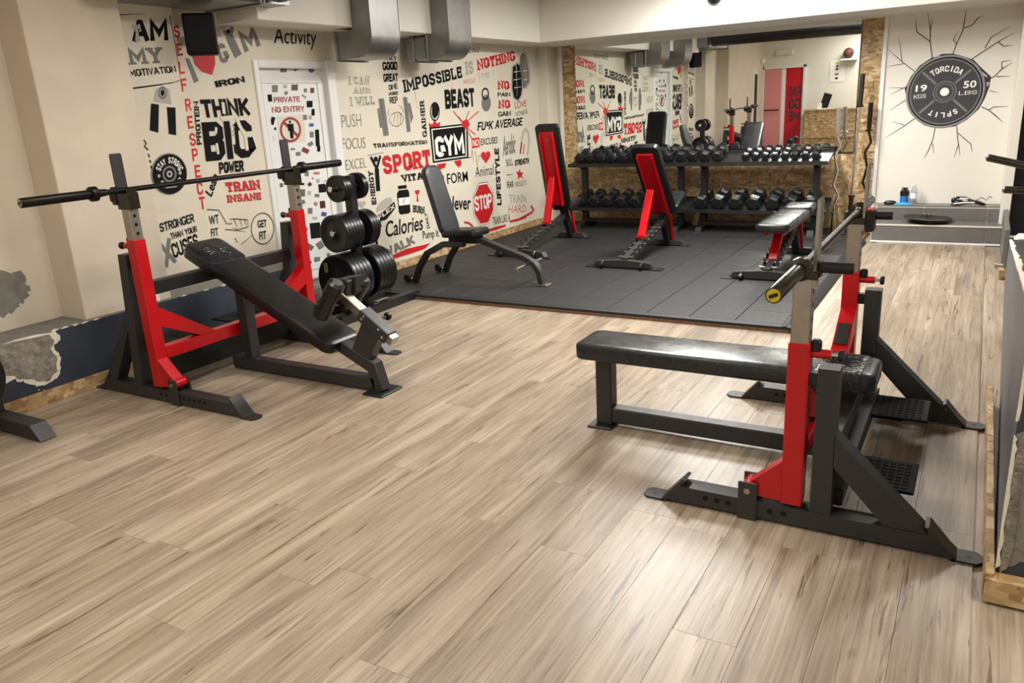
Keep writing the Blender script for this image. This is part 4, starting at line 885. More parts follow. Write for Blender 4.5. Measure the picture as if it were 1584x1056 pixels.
# ================================================================== bench press racks
def make_rack(name, label, loc, rotz, fx, bx, pin, zr, zb, zs, zh, holes_front, peg, lean=0, knobs=1):
    r = thing(name, label, 'rack', loc, rotz)
    H = .63
    for sy in (-1, 1):
        Y = sy*H
        def B(): return MB(Matrix.Translation((0, Y, 0)))
        # foot tube with cut ends and two bent end plates
        B().prism([(fx+.09, .012), (fx+.165, .08), (bx-.155, .08), (bx-.08, .012)], 'y', -.04, .04).build('foot', 'charcoal_steel', r)
        for e, d in ((fx, 1), (bx, -1)):
            pl = B()
            pl.loops([[(e+d*.0, -.02, z), (e+d*.0, .02, z), (e+d*.02, .042, z), (e+d*.095, .042, z), (e+d*.095, -.042, z), (e+d*.02, -.042, z)] for z in (0, .009)])
            pl.prism([(e+d*.085, .0), (e+d*.10, .0), (e+d*.185, .108), (e+d*.172, .112), (e+d*.083, .009)], 'y', -.042, .042)
            pl.build('end_plate', 'charcoal_steel', r)
            B().cyl((e+d*.045, 0, .008), (e+d*.045, 0, .0105), .007, 10).build('bolt_hole', 'black_plastic', r)
        for k in range(holes_front): B().cyl((pin-.075-.045*k, -.041, .05), (pin-.075-.045*k, .041, .05), .011, 12).build('bolt_hole', 'matte_black', r)
        for k in range(2): B().cyl((pin+.085+.05*k, -.041, .05), (pin+.085+.05*k, .041, .05), .011, 12).build('bolt_hole', 'matte_black', r)
        cp = B().box(pin-.036, pin+.036, -.052, -.041, .004, .158, .004).box(pin-.036, pin+.036, .041, .052, .004, .158, .004).box(pin-.036, pin+.036, -.052, .052, 0, .008, .002).build('clamp_plate', 'charcoal_steel', r)
        B().cyl((pin, -.06, .125), (pin, .06, .125), .012, 12).build('pivot_bolt', 'brushed_steel', cp)
        B().cyl((pin, -.04, .127), (pin, .04, .127), .028, 16).prism([(pin+.0, .150), (-.036, .265), (-.036, .10), (pin, .103)], 'y', -.034, .034).build('gusset', 'red_steel', r)
        # red sleeve, steel post, black rear post
        B().box(-.0375, .0375, -.0375, .0375, .09, zr, .004).build('upright', 'red_steel', r)
        st = B().box(-.032, .032, -.032, .032, zr-.02, zs, .003).build('telescopic_post', 'brushed_steel', r)
        n = int((zs-zr-.02)/.05)
        for k in range(n): B().cyl((-.0325, 0, zr+.035+.05*k), (.0325, 0, zr+.035+.05*k), .0105, 12).build('post_hole', 'matte_black', st)
        cap = B().prism([(.068, zb), (.14, zb), (.14+lean, .08), (.068+lean, .08)], 'y', -.0375, .0375)
        cap.build('rear_post', 'charcoal_steel', r)
        B().box(.035, .07, -.022, .022, zb-.075, zb-.025, .003).build('spacer', 'black_steel', r)
        xt = .14
        zd = zb*.62
        xk = lambda z: .138+lean*(zb-z)/(zb-.08)
        B().prism([(xk(zd), zd), (xk(zd-.12), zd-.12), (xt+.18+lean, .082), (xt+.32+lean*.6, .082)], 'y', -.0375, .0375).build('brace', 'charcoal_steel', r)
        # red brace down to the lower crossbar
        zt = zr*(.757 if peg else .59); B2 = MB()
        B2.loops([[(x, sy*(H-.03), z), (x, sy*(H-.03), z2), (x, sy*(H-.30), z4), (x, sy*(H-.41), z4)] for x, z, z2, z4 in ((-.036, zt, zt-.12, .325), (.036, zt, zt-.12, .325))])
        br = B2.build('cross_brace', 'red_steel', r)
        if peg and sy > 0:
            p0, p1 = Vector((0, H-.09, zr*.59-.045+.012)), Vector((0, H-.215, .41))
            nv = Vector((0, -.51, .86)); q0 = Vector((0, H-.13, zt-(.10)*.592))+nv*.004; q1 = Vector((0, H-.25, zt-.22*.592))+nv*.004
            MB().beam(q0, q1, .056, .006, (1, 0, 0), .001).build('name_plate', 'black_plastic', br)
        # bar holder on top of the steel post
        lo_ = .012 if peg else .07
        hk = B().box(-.05, -.036, -.03, .03, zs-lo_, zs+.045, .003).box(-.05, .05, -.036, -.03, zs-lo_, zs+.02, .002).box(-.05, .05, .03, .036, zs-lo_, zs+.02, .002).box(-.04, .04, -.03, .03, zs, zs+.012, .002)
        hk.build('bar_holder', 'bar_steel', r)
        B().prism([(.030, zs-.04), (.042, zs-.04), (.046, zh-.02), (.042, zh), (.034, zh-.01)], 'y', -.034, .034).build('bar_guard', 'brushed_steel' if peg else 'charcoal_steel', r)
        kn = B().box(.045, .085 if sy > 0 else .056, -.045, .045, zs-.045, zs+.055, .006) if sy > 0 or not peg else B().box(.045, .056, -.025, .025, zs-.005, zs+.05, .003)
        if peg: kn.cyl((.05, 0, zs+.028), (.158, 0, zs+.028), .02, 16, b=.003)
        else: kn.box(.06, .10, -.05, .05, zs-.03, zs+.03, .01)
        kn.build('holder_peg', 'black_plastic', r)
        if peg and sy > 0: B().box(.047, .075, -.04, .04, zs+.052, zs+.062, .002).build('peg_cap', 'red_steel', r)
        # locking pin behind the red sleeve
        lk = B().cyl((.037, 0, zr-.04), (.105, 0, zr-.04), .017, 14).build('pin_sleeve', 'red_steel', r)
        B().cyl((.105, 0, zr-.04), (.13, 0, zr-.04), .008, 10).build('pin', 'chrome', lk)
        B().cyl((.128, 0, zr-.04), (.146, 0, zr-.04), .021, 14, b=.003).build('pin_knob', 'black_plastic', lk)
        B().box(.036, .07, -.018, .018, zr-.035, zr+.012, .008).build('side_knob', 'black_plastic', r)
    H2 = H-.0375
    MB().box(-.034, .034, -H2, H2, .25, .328, .005).build('crossbar', 'red_steel', r)
    zc_ = .25 if peg else zb*.70
    MB().box(.07, .14, -H2, H2, zc_, zc_+.08, .005).build('crossbar', 'black_steel', r)
    MB().box(.10+lean, .17+lean, -H2, H2, .085 if peg else .05, .155 if peg else .225, .005).build('crossbar', 'black_steel', r)
    for sy in (-1, 1):
        if peg:
            sp = MB().box(.17, .40, sy*.37-.135, sy*.37+.135, .138, .150, .003)
            sp.box(.15, .30, sy*.37-.03, sy*.37+.03, .09, .138, .004)
        else:
            sp = MB().box(.03, .36, sy*.255-.2, sy*.255+.2, .285, .297, .003)
            sp.box(.20, .26, sy*.255-.03, sy*.255+.03, .19, .285, .004)
        f = sp.build('spotter_step', 'matte_black', r)
        rb = MB()
        for a in range(7):
            for b in range(8): rb.box(.195+.027*a-(0 if peg else .10), .214+.027*a-(0 if peg else .10), sy*(.37 if peg else .255)-.115+.03*b, sy*(.37 if peg else .255)-.10+.03*b, .150+(0 if peg else .147), .153+(0 if peg else .147), .001)
        ro = rb.build('step_tread', 'matte_black', f); ro['kind'] = 'stuff'
    return r
RX, RY = 1.578, -1.92
right_rack = make_rack('bench_press_rack', 'red and charcoal bench press rack with short steel posts, beside the grey half wall', (RX, RY, 0), 0, 1.0-RX-.012, 2.213-RX, 1.42-RX, .727, .643, .97, 1.24, 3, True)
LX, LY = -2.045, -1.99
left_rack = make_rack('bench_press_rack', 'tall red and charcoal incline press rack standing against the left wall', (LX, LY, 0), PI, -.80, .655, -.155, .972, .885, 1.215, 1.45, 5, False, .08)

# flat bench in the right rack
fb = thing('flat_bench', 'flat black padded press bench running through the right red rack', 'bench', (1.1, -1.93, 0))
def fbm(): return MB(Matrix.Translation((-1.1, 0, 0)))
fbm().box(.50, .585, -.0375, .0375, .012, .375, .005).build('leg', 'charcoal_steel', fb)
fbm().box(1.46, 1.535, -.0375, .0375, .10, .375, .005).build('leg', 'black_steel', fb)
fbm().box(.585, 1.70, -.0375, .0375, .022, .102, .006).build('rail', 'charcoal_steel', fb)
fbm().box(.47, .60, -.085, .085, 0, .012, .004).build('foot_plate', 'black_steel', fb)
fbm().box(.52, 1.74, -.05, .05, .36, .378, .003).build('pad_board', 'black_steel', fb)
MB(Matrix.Translation((.01, 0, .378))).pad(1.36, .285, .078, .05, b=.014).build('pad', 'worn_vinyl', fb)
MB(Matrix.Translation((.545, 0, .375))).pad(.20, .30, .086, .03, b=.012).build('vinyl_wrap', 'film_vinyl', fb)
wr_ = MB()
for k in range(9):
    a = -.5+k*.125
    wr_.tube([(.46+.02*abs(k-4)/4, -.10+.028*k, .463), (.53, -.06+.018*k, .466), (.63-.01*abs(k-4), -.12+.031*k, .462)], [.002, .005, .002], 6)
wr_.build('vinyl_crease', 'film_vinyl', fb)

# incline bench in the left rack
ib = thing('incline_bench', 'inclined black press bench with leg hold-down, in front of the left wall rack', 'bench', (-1.7, -2.0, 0))
def ibm(): return MB(Matrix.Translation((1.7, 0, 0)))
ang = math.atan2(.852-.297, -2.291+1.12)
mid = Vector((-1.705, 0, .575)); Dv = Vector((-1.171, 0, .555)).normalized(); Nv = Vector((.555, 0, 1.171)).normalized()
MM = Matrix.Translation((1.7, 0, 0)) @ Matrix(((Dv.x, 0, Nv.x, mid.x-Nv.x*.075), (0, 1, 0, 0), (Dv.z, 0, Nv.z, mid.z-Nv.z*.075), (0, 0, 0, 1)))
MB(MM).pad(1.30, .28, .075, .055, b=.014).build('pad', 'black_vinyl', ib)
MB(MM @ Matrix.Translation((.50, 0, -.004))).pad(.29, .292, .086, .05, b=.012).build('head_cover', 'worn_vinyl', ib)
cr = MB(MM)
for k in range(16):
    a = 2*PI*k/16
    cr.tube([(.50+.035*math.cos(a), .03*math.sin(a), .083), (.50+.10*math.cos(a), .09*math.sin(a), .084)], [.006, .003], 6)
cr.build('vinyl_crease', 'film_vinyl', ib)
MB(MM).box(-.55, .58, -.05, .05, -.03, -.001, .003).build('pad_frame', 'black_steel', ib)
ibm().box(-2.0, -1.92, -.0375, .0375, .09, .60, .005).build('leg', 'charcoal_steel', ib)
ibm().beam((-2.12, 0, .053), (-.90, 0, .053), .075, .078).build('rail', 'charcoal_steel', ib)
ibm().sweep([(-1.36, 0, .36), (-.915, 0, .155), (-.875, 0, .012)], .075, .08).build('front_leg', 'charcoal_steel', ib)
ibm().box(-.95, -.80, -.10, .10, 0, .012, .004).build('foot_plate', 'black_steel', ib)
sl = Vector((-1.06, 0, .545))-Vector((-.775, 0, .345)); sl.normalize()
ibm().beam((-1.0, 0, .20), (-.875, 0, .42), .072, .14).build('bracket', 'charcoal_steel', ib)
slv = ibm().beam((-.775, 0, .345), (-.965, 0, .478), .085, .075).build('sleeve', 'charcoal_steel', ib)
bl = MB(Matrix.Translation((1.7, 0, 0)))
for x, z in ((-.80, .365), (-.94, .463), (-.82, .41), (-.92, .48)): bl.cyl((x, -.046, z-.01), (x, -.0425, z-.01), .009, 10)
bl.build('bolt_heads', 'chrome', slv)
ibm().beam((-.745, 0, .324), (-1.10, 0, .573), .062, .056).build('inner_tube', 'brushed_steel', ib)
ibm().cyl((-.86, .04, .44), (-.86, .085, .44), .01, 10).cyl((-.86, .085, .44), (-.86, .11, .44), .024, 12, b=.004).build('lock_knob', 'black_plastic', ib)
ibm().beam((-1.10, 0, .49), (-1.06, 0, .67), .05, .05).cyl((-1.115, -.22, .55), (-1.115, .22, .55), .014, 12).build('crossbar', 'black_steel', ib)
ibm().lathe([(.03, 0), (.05, .015), (.052, .10), (.044, .14), (.052, .18), (.05, .265), (.03, .28)], (-1.18, -.13, .465), (.16, 0, .205), 18).build('leg_roller', 'black_vinyl', ib)
ibm().lathe([(.03, 0), (.05, .015), (.052, .10), (.044, .14), (.052, .18), (.05, .265), (.03, .28)], (-1.21, .13, .43), (.16, 0, .205), 18).build('leg_roller', 'black_vinyl', ib)
ibm().prism([(-1.17, .655), (-1.02, .68), (-1.035, .585), (-1.10, .54)], 'y', .04, .14).build('thigh_plate', 'charcoal_steel', ib)

# barbells on the racks
def barbell(name, label, loc, L, capm, barm, sleevem, sleeve=.415, rs=.025):
    b = thing(name, label, 'barbell', loc)
    h = L/2
    MB().cyl((0, -h+sleeve, 0), (0, h-sleeve, 0), .0145, 16).build('shaft', barm, b)
    for s in (-1, 1):
        sl = MB().lathe([(rs-.002, 0), (rs, .003), (rs, sleeve-.05), (rs*.9, sleeve-.048), (.038, sleeve-.045), (.04, sleeve-.04), (.04, sleeve-.012), (.036, sleeve-.008), (.022, sleeve+.004), (.018, sleeve+.05)], (0, s*h, 0), (0, -s, 0), 24).build('sleeve', sleevem, b)
        MB().lathe([(rs*.8, 0), (rs*.8, .002)], (0, s*(h+.0015), 0), (0, -s, 0), 20).build('end_cap', capm, sl)
        MB().beam((-rs*.5, s*(h+.0032), -rs*.22), (rs*.5, s*(h+.0032), rs*.22), .001, rs*.42, (0, 1, 0), 0).build('cap_emblem', 'black_plastic', sl)
    return b
barbell('barbell', 'steel barbell with yellow end caps resting on the right rack', (1.583, -1.94, 1.012), 2.24, 'yellow_cap', 'bar_steel', 'bar_steel')
barbell('barbell', 'black barbell resting empty on the tall left rack', (-2.035, -2.045, 1.252), 2.33, 'brushed_steel', 'black_bar', 'black_bar')

# ================================================================== weight tree and plates
TX, TY = -2.33, -.47
tr = thing('weight_tree', 'black weight tree loaded with plates in front of the sticker door', 'rack', (TX, TY, 0))
MB().beam((0, 0, .08), (0, 0, 1.12), .075, .075).build('post', 'black_steel', tr)
for px in (.16, -.16):
    MB().prism([(-.50, .0), (-.47, .07), (.52, .07), (.58, 0)], 'x', px-.04, px+.04).build('foot', 'black_steel', tr)
MB().box(-.16, .16, -.04, .04, .01, .075, .005).build('base_bar', 'black_steel', tr)
for z, yn, yf in ((1.035, -.235, .16), (.69, -.27, .2), (.315, -.31, .28)):
    for y in (yn, yf):
        MB().cyl((0, 0, z), (0, y, z), .0235, 14, b=.002).build('peg', 'chrome', tr)
PL = {}
def plate(r, th, x, y, z, label, group, sticker=False):
    k = (r, th)
    if k not in PL:
        o = thing('weight_plate', label, 'weight plate', (x, y, z), 0, group)
        MB().lathe([(.027, -th*.36), (r*.30, -th*.36), (r*.34, -th*.30), (r*.72, -th*.30), (r*.80, -th*.48), (r*.96, -th*.5), (r, -th*.36), (r, th*.36), (r*.96, th*.5), (r*.80, th*.48), (r*.72, th*.30), (r*.34, th*.30), (r*.30, th*.36), (.027, th*.36)], (0, 0, 0), (0, 1, 0), 36, False).build('disc', 'plate_rubber', o)
        MB().lathe([(.026, -th*.42), (.036, -th*.42), (.038, -th*.38), (.038, th*.38), (.036, th*.42), (.026, th*.42)], (0, 0, 0), (0, 1, 0), 20, False).build('hub_ring', 'bar_steel', o)
        PL[k] = o; return o
    return dup(PL[k], (x, y, z), label)
def stack(level, z, side, specs, y0, d):
    y = y0
    for i, (r, th) in enumerate(specs):
        plate(r, th, TX, TY+y+d*th/2, z-(.0235 if 0 else .0), '%s black plate counted from the %s end of the %s peg of the weight tree' % (ORD[i], side, level), 'plates on the weight tree')
        y += d*(th+.002)
stack('top', 1.03, 'near', [(.106, .028), (.106, .028), (.1, .024)], -.17, 1)
stack('top', 1.03, 'far', [(.106, .028), (.106, .028)], .115, -1)
stack('middle', .685, 'near', [(.15, .033)]*6, -.25, 1)
stack('middle', .685, 'far', [(.15, .033)]*3, .16, -1)
stack('bottom', .312, 'near', [(.208, .042)]*5, -.27, 1)
stack('bottom', .312, 'far', [(.208, .042)]*5, .25, -1)
o = PL[(.208, .042)]
sk = MB().box(-.125, -.085, -.024, -.0215, .06, .14, .001).build('yellow_label', 'sticker_OL', o)

# lone base of the next machine at the left edge
lm = thing('weight_machine', 'base beam of a charcoal machine at the left edge, by the broken plaster', 'machine', (-2.35, -3.33, 0))
MB().prism([(-.31, .005), (-.31, .085), (.165, .085), (.24, .005)], 'y', -.015, .075).build('foot', 'charcoal_steel', lm)
MB().box(-.31, -.23, -.7, .07, .085, .16, .005).build('cross_beam', 'charcoal_steel', lm)
MB().beam((-.27, -.16, .1), (-.27, -.16, .42), .06, .06).build('post', 'charcoal_steel', lm)
MB().cyl((-.27, -.16, .33), (-.08, -.16, .33), .024, 14).build('peg', 'chrome', lm)
wp = MB().lathe([(.026, -.03), (.07, -.03), (.075, -.024), (.17, -.024), (.18, -.036), (.218, -.036), (.225, -.03), (.225, .03), (.218, .036), (.18, .036), (.17, .024), (.075, .024), (.07, .03), (.026, .03)], (0, 0, 0), (1, 0, 0), 40, False).build('weight_plate', 'plate_rubber')
wp.location = (-2.50, -3.49, .33)
tag(wp, 'single large black plate at the left edge by the broken plaster', 'weight plate')

# ================================================================== benches on the mat
ZM = .045
ub = thing('utility_bench', 'black upright utility bench with curved steel legs by the mural wall', 'bench', (-2.0, .64, ZM))
def ubm(): return MB(Matrix.Translation((2.0, -.64, -ZM)))
ubm().sweep([(-1.86, .64, .445), (-1.62, .64, .365), (-1.36, .64, .285), (-1.27, .64, .235), (-1.22, .64, .16), (-1.20, .64, .055)], .07, .05).build('front_leg', 'charcoal_steel', ub)
ubm().box(-1.235, -1.13, .59, .69, ZM, .06, .004).build('foot_plate', 'brushed_steel', ub)
ubm().cyl((-1.32, .42, .235), (-1.32, .86, .235), .014, 12).build('lift_handle', 'chrome', ub)
for y in (.40, .90):
    y0 = .64+(y-.64)*.35
    ubm().sweep([(-1.95, y0, .40), (-2.13, y0*.5+y*.5, .405), (-2.26, y, .33), (-2.36, y, .20), (-2.43, y, .05)], .055, .05, (0, 1, 0)).build('rear_leg', 'black_steel', ub)
    ubm().cyl((-2.51, y-.025, .085), (-2.51, y+.025, .085), .038, 16, b=.004).build('wheel', 'black_plastic', ub)
    ubm().beam((-2.42, y, .075), (-2.51, y, .085), .02, .02).build('wheel_bracket', 'chrome', ub)
ubm().box(-2.15, -1.82, .59, .69, .40, .465, .006).build('seat_frame', 'black_steel', ub)
MB(Matrix.Translation((2.0, -.64, -ZM)) @ Matrix.Translation((-1.985, .64, .465)) @ Matrix.Rotation(math.radians(-3), 4, 'Y')).pad(.42, .27, .062, .07, b=.018).build('seat', 'black_vinyl', ub)
Tb = Matrix.Translation((2.0, -.64, -ZM)) @ Matrix.Translation((-2.27, .64, .775)) @ Matrix.Rotation(math.radians(-90-17), 4, 'Y') @ Matrix.Rotation(PI, 4, 'X')
MB(Tb).pad(.66, .28, .065, .09, .10, b=.02).build('backrest', 'grey_vinyl', ub)
MB(Tb).box(-.28, .2, -.03, .03, -.04, -.002, .004).build('back_support', 'black_steel', ub)

def adj_bench(label, x, yf, yr, pts, seat, strut, first=None):
    """pts: (y,z) of lower and upper end of the backrest rear face; seat: (y,z) ends; strut: top and foot (y,z)"""
    r = thing('adjustable_bench', label, 'bench', (x, yf, ZM), 0, 'red framed adjustable benches on the mat')
    T0 = Matrix.Translation((0, -yf, -ZM))
    def M(): return MB(T0)
    # front foot with flared ends, wheels
    ft = M()
    ft.prism([(-.31, ZM+.012), (-.275, ZM+.062), (-.05, ZM+.08), (.05, ZM+.08), (.275, ZM+.062), (.31, ZM+.012)], 'y', yf-.04, yf+.04)
    ft.build('front_foot', 'charcoal_steel', r)
    for s in (-1, 1):
        M().box(s*.33-.055, s*.33+.055, yf-.055, yf+.055, ZM, ZM+.012, .004).build('foot_plate', 'black_steel', r)
        M().cyl((s*.2-.015, yf-.075, ZM+.028), (s*.2+.015, yf-.075, ZM+.028), .028, 14, b=.004).build('wheel', 'black_plastic', r)
        M().tube([(s*.2-.02, yf-.075, ZM+.028), (s*.2+.0, yf-.06, ZM+.06), (s*.2, yf-.04, ZM+.07)], .007, 8).build('wheel_bracket', 'chrome', r)
    # spine and notched ladder plates
    ys, zs = yr-.22, .43
    M().beam((0, yf, ZM+.07), (0, ys, zs-.10), .06, .06, (1, 0, 0)).build('spine', 'charcoal_steel', r)
    for s in (-1, 1):
        lad = MB(T0); P = []; n = 7
        a = Vector((yf+.05, ZM+.10)); b = Vector((ys-.25, zs-.12)); d = (b-a)/n; nn = Vector((-d.y, d.x)).normalized()
        P.append(tuple(a-nn*.04)); P.append(tuple(b-nn*.04)); P.append(tuple(b+nn*.03))
        for k in range(n, 0, -1):
            c = a+d*k
            P += [tuple(c+nn*.045), tuple(c-d*.35+nn*.045), tuple(c-d*.45+nn*.005), tuple(c-d*.9+nn*.005)]
        lad.prism(P, 'x', s*.055-.004, s*.055+.004).build('notched_plate', 'charcoal_steel', r)
    for k in range(8):
        c = a+d*k; M().cyl((-.075, c.x, c.y), (.075, c.x, c.y), .008, 8).build('rung', 'brushed_steel', r)
    # rear leg and foot
    M().beam((0, ys, zs), (0, yr-.02, ZM+.02), .06, .09, (1, 0, 0)).build('rear_leg', 'black_steel', r)
    M().prism([(-.18, ZM+.01), (-.14, ZM+.06), (.14, ZM+.06), (.18, ZM+.01)], 'y', yr-.04, yr+.04).build('rear_foot', 'charcoal_steel', r)
    for s in (-1, 1): M().box(s*.19-.045, s*.19+.045, yr-.05, yr+.05, ZM, ZM+.01, .004).build('foot_plate', 'black_steel', r)
    # backrest: pad, red plate; frame
    lo, hi = Vector((0, *pts[0])), Vector((0, *pts[1])); D = (hi-lo); Ln = D.length; D.normalize(); Nn = Vector((0, -D.z, D.y)) if abs(D.z) < .3 else Vector((0, D.z, -D.y))
    if abs(D.z) < .3 and Nn.z < 0: Nn = -Nn
    Sx = D.cross(Nn)*-1; c = (lo+hi)/2
    TT = T0 @ Matrix(((D.x, Sx.x, Nn.x, c.x), (D.y, Sx.y, Nn.y, c.y), (D.z, Sx.z, Nn.z, c.z), (0, 0, 0, 1)))
    MB(TT).pad(Ln, .285, .07, .045, b=.016).build('backrest', 'worn_vinyl' if abs(D.z) < .3 else 'black_vinyl', r)
    MB(TT).box(-Ln*.46, Ln*.42, -.085, .085, -.02, .004, .006).box(-Ln*.46, Ln*.40, -.085, -.065, -.045, -.018, .004).box(-Ln*.46, Ln*.40, .065, .085, -.045, -.018, .004).build('back_plate', 'red_steel', r)
    MB(TT).cyl((Ln*.33, 0, -.024), (Ln*.33, 0, -.019), .006, 8).cyl((-Ln*.05, 0, -.024), (-Ln*.05, 0, -.019), .006, 8).build('plate_screws', 'chrome', r)
    # strut
    s0, s1 = Vector((0, *strut[0])), Vector((0, *strut[1]))
    M().beam(s0, s1, .075, .05, (1, 0, 0)).box(-.055, .055, s1.y-.02, s1.y+.02, s1.z-.012, s1.z+.012, .004).build('strut', 'red_steel', r)
    M().cyl((-.07, s1.y, s1.z-.01), (.07, s1.y, s1.z-.01), .009, 8).build('strut_pin', 'chrome', r)
    # seat
    a_, b_ = Vector((0, *seat[0])), Vector((0, *seat[1])); D2 = (b_-a_); L2 = D2.length; D2.normalize(); N2 = Vector((0, -D2.z, D2.y)); c2 = (a_+b_)/2
    S2 = N2.cross(D2)
    T2 = T0 @ Matrix(((D2.x, S2.x, N2.x, c2.x), (D2.y, S2.y, N2.y, c2.y), (D2.z, S2.z, N2.z, c2.z), (0, 0, 0, 1)))
    MB(T2).pad(L2, .27, .065, .05, b=.014).build('seat', 'worn_vinyl', r)
    MB(T2).box(-L2*.4, L2*.4, -.04, .04, -.035, 0, .004).build('seat_frame', 'black_steel', r)
    for z in (.14, .22): M().cyl((.0, yr+.02, z+.12), (.0, yr-.0, z), .012, 8)
    M().beam((.05, yr-.12, .40), (.05, yr+.0, .10), .025, .03, (1, 0, 0)).build('seat_strut', 'red_steel', r)
    M().cyl((-.09, yr-.10, .40), (-.22, yr-.06, .46), .009, 8).build('seat_lever', 'chrome', r)
    return r, TT, T2
adj_bench('adjustable bench with steep red-backed backrest, nearest the mural wall', -2.08, 1.80, 3.06, ((2.72, .44), (2.48, 1.37)), ((2.80, .40), (3.12, .46)), ((2.60, .80), (2.42, .31)))
adj_bench('adjustable bench with red-backed backrest leaning far back, in the middle of the mat', -.79, 1.54, 2.82, ((2.62, .41), (2.05, 1.13)), ((2.70, .42), (3.0, .56)), ((2.26, .70), (2.0, .27)))
b3, T3, T4 = adj_bench('adjustable bench set flat with shiny worn pads, near the right edge of the mat', .575, 1.40, 2.66, ((2.50, .43), (1.51, .43)), ((2.57, .44), (2.88, .46)), ((1.85, .42), (1.62, .17)))

# ================================================================== dumbbell racks
def db_rack(label, x0, x1):
    r = thing('dumbbell_rack', label, 'rack', (x0, 3.9, ZM), 0, 'dumbbell racks under the mirror')
    T = Matrix.Translation((-x0, -3.9, -ZM))
    for px in (x0+.14, x1-.14):
        MB(T).box(px-.035, px+.035, 3.87, 3.94, ZM+.05, .88, .004).build('post', 'black_steel', r)
        MB(T).prism([(3.66, ZM), (3.68, ZM+.06), (4.16, ZM+.06), (4.18, ZM)], 'x', px-.035, px+.035).build('foot', 'black_steel', r)
    MB(T).box(x0+.14, x1-.14, 3.88, 3.93, ZM+.06, ZM+.11, .004).build('base_bar', 'black_steel', r)
    for z in (.83, .292):
        s = MB(T)
        s.loops([[(x, 3.695, z-.02), (x, 3.695, z+.022), (x, 3.702, z+.022), (x, 3.705, z+.004), (x, 4.10, z+.095), (x, 4.10, z+.125), (x, 4.108, z+.125), (x, 4.108, z+.075), (x, 3.72, z-.02)] for x in (x0+.005, x1-.005)])
        s.build('shelf', 'black_steel', r)
        for px in (x0+.14, x1-.14): MB(T).prism([(3.74, z-.015), (3.93, z+.03), (3.93, z-.09)], 'x', px-.02, px+.02).build('shelf_bracket', 'black_steel', r)
    return r
db_rack('left black two-tier dumbbell rack under the mirror', -2.43, -.88)
rk = db_rack('right black two-tier dumbbell rack, half its upper shelf holding small chrome dumbbells', -.875, .66)
def dumbbell(label, group, r, hl, gl, chrome):
    d = thing('dumbbell', label, 'dumbbell', (0, 0, 0), 0, group)
    for s in (-1, 1):
        b = r*.16
        MB().lathe([(r*.72, 0), (r*.97, b), (r, b*1.6), (r, hl-b*1.6), (r*.97, hl-b), (r*.7, hl)], (0, s*gl/2, 0), (0, s, 0), 6).build('head', 'dumbbell_rubber', d, sharp=20)
        if not chrome: MB().cyl((0, s*(gl/2+hl), 0), (0, s*(gl/2+hl+.0015), 0), r*.42, 12).build('head_emblem', 'black_steel', d)
    MB().lathe([(.012, -gl/2), (.0165, -gl*.2), (.0165, gl*.2), (.012, gl/2)], (0, 0, 0), (0, 1, 0), 12).build('handle', 'chrome', d)
    return d
tilt = math.atan2(.091, .395)
def row(n, x0, dx, zs, r, hl, gl, chrome, where, group, skip=()):
    src = None
    for i in range(n):
        if i in skip: continue
        lab = '%s dumbbell from the left on the %s' % (ORD[i], where)
        yc = 3.90; z = zs+.004+(yc-3.705)*.230+r*.90
        if src is None:
            src = dumbbell(lab, group, r, hl, gl, chrome); o = src; src.location = (x0+dx*i, yc, z); src.rotation_euler = (tilt, 0, 0)
        else: o = dup(src, (x0+dx*i, yc, z), lab); o.rotation_euler = (tilt, random.uniform(-.5, .5)*.3, random.uniform(-.04, .04))
row(13, -2.31, .146, .83, .064, .085, .115, False, 'upper shelf of the racks', 'black hex dumbbells on the upper shelf')
row(8, -.245, .107, .83, .046, .06, .105, True, 'upper shelf, right-hand chrome-handled row', 'small chrome handled dumbbells')
row(7, -2.30, .185, .292, .080, .105, .12, False, 'left rack lower shelf', 'black hex dumbbells on the lower left shelf')
row(7, -.74, .205, .292, .089, .115, .12, False, 'right rack lower shelf', 'large black hex dumbbells on the lower right shelf')

# ================================================================== bars leaning by the chipboard
def ez_pts(x, y, z0, z1, amp, lean):
    P = []
    H = z1-z0
    for t, a in ((0, 0), (.16, 0), (.22, .0), (.30, 1), (.38, -.7), (.5, .3), (.62, -.7), (.70, 1), (.78, 0), (1, 0)):
        P.append((x+a*amp+lean*t, y+.05*t, z0+H*t))
    return P
def ezbar(label, x, y, z0, z1, m, lean):
    b = thing('curl_bar', label, 'barbell', (x, y, z0))
    T = Matrix.Translation((-x, -y, -z0)); P = ez_pts(x, y, z0, z1, .032, lean)
    MB(T).tube(P, .0135, 10).build('shaft', m, b)
    for a, c in ((0, 1), (9, 8)):
        p, q = Vector(P[a]), Vector(P[c])
        MB(T).cyl(p, p+(q-p)*.9, .024, 16, b=.002).build('sleeve', m, b)
        k = p+(q-p)*.92; MB(T).cyl(k, k+(q-p).normalized()*.018, .037, 16, b=.003).build('collar', m, b)
ezbar('chrome zigzag curl bar standing beside the right end of the dumbbell rack', .715, 3.98, .06, 1.38, 'chrome', -.03)
ezbar('black zigzag curl bar hanging in front of the chipboard by the plate mural', .985, 4.10, .06, 1.42, 'black_bar', .0)
sb2 = thing('straight_bar', 'tall chrome straight bar standing upright against the chipboard', 'barbell', (.86, 4.05, .06))
MB().cyl((0, 0, 0), (.03, .06, 1.66), .0135, 12).build('shaft', 'chrome', sb2)
for z0, z1 in ((.0, .38), (1.33, 1.66)):
    MB().cyl((.018*z0, .036*z0, z0), (.018*z1, .036*z1, z1), .0245, 16, b=.002).build('sleeve', 'bar_steel', sb2)
    zc = z1 if z0 == 0 else z0; MB().cyl((.018*zc, .036*zc, zc-.01), (.018*zc, .036*zc, zc+.01), .038, 16, b=.003).build('collar', 'bar_steel', sb2)
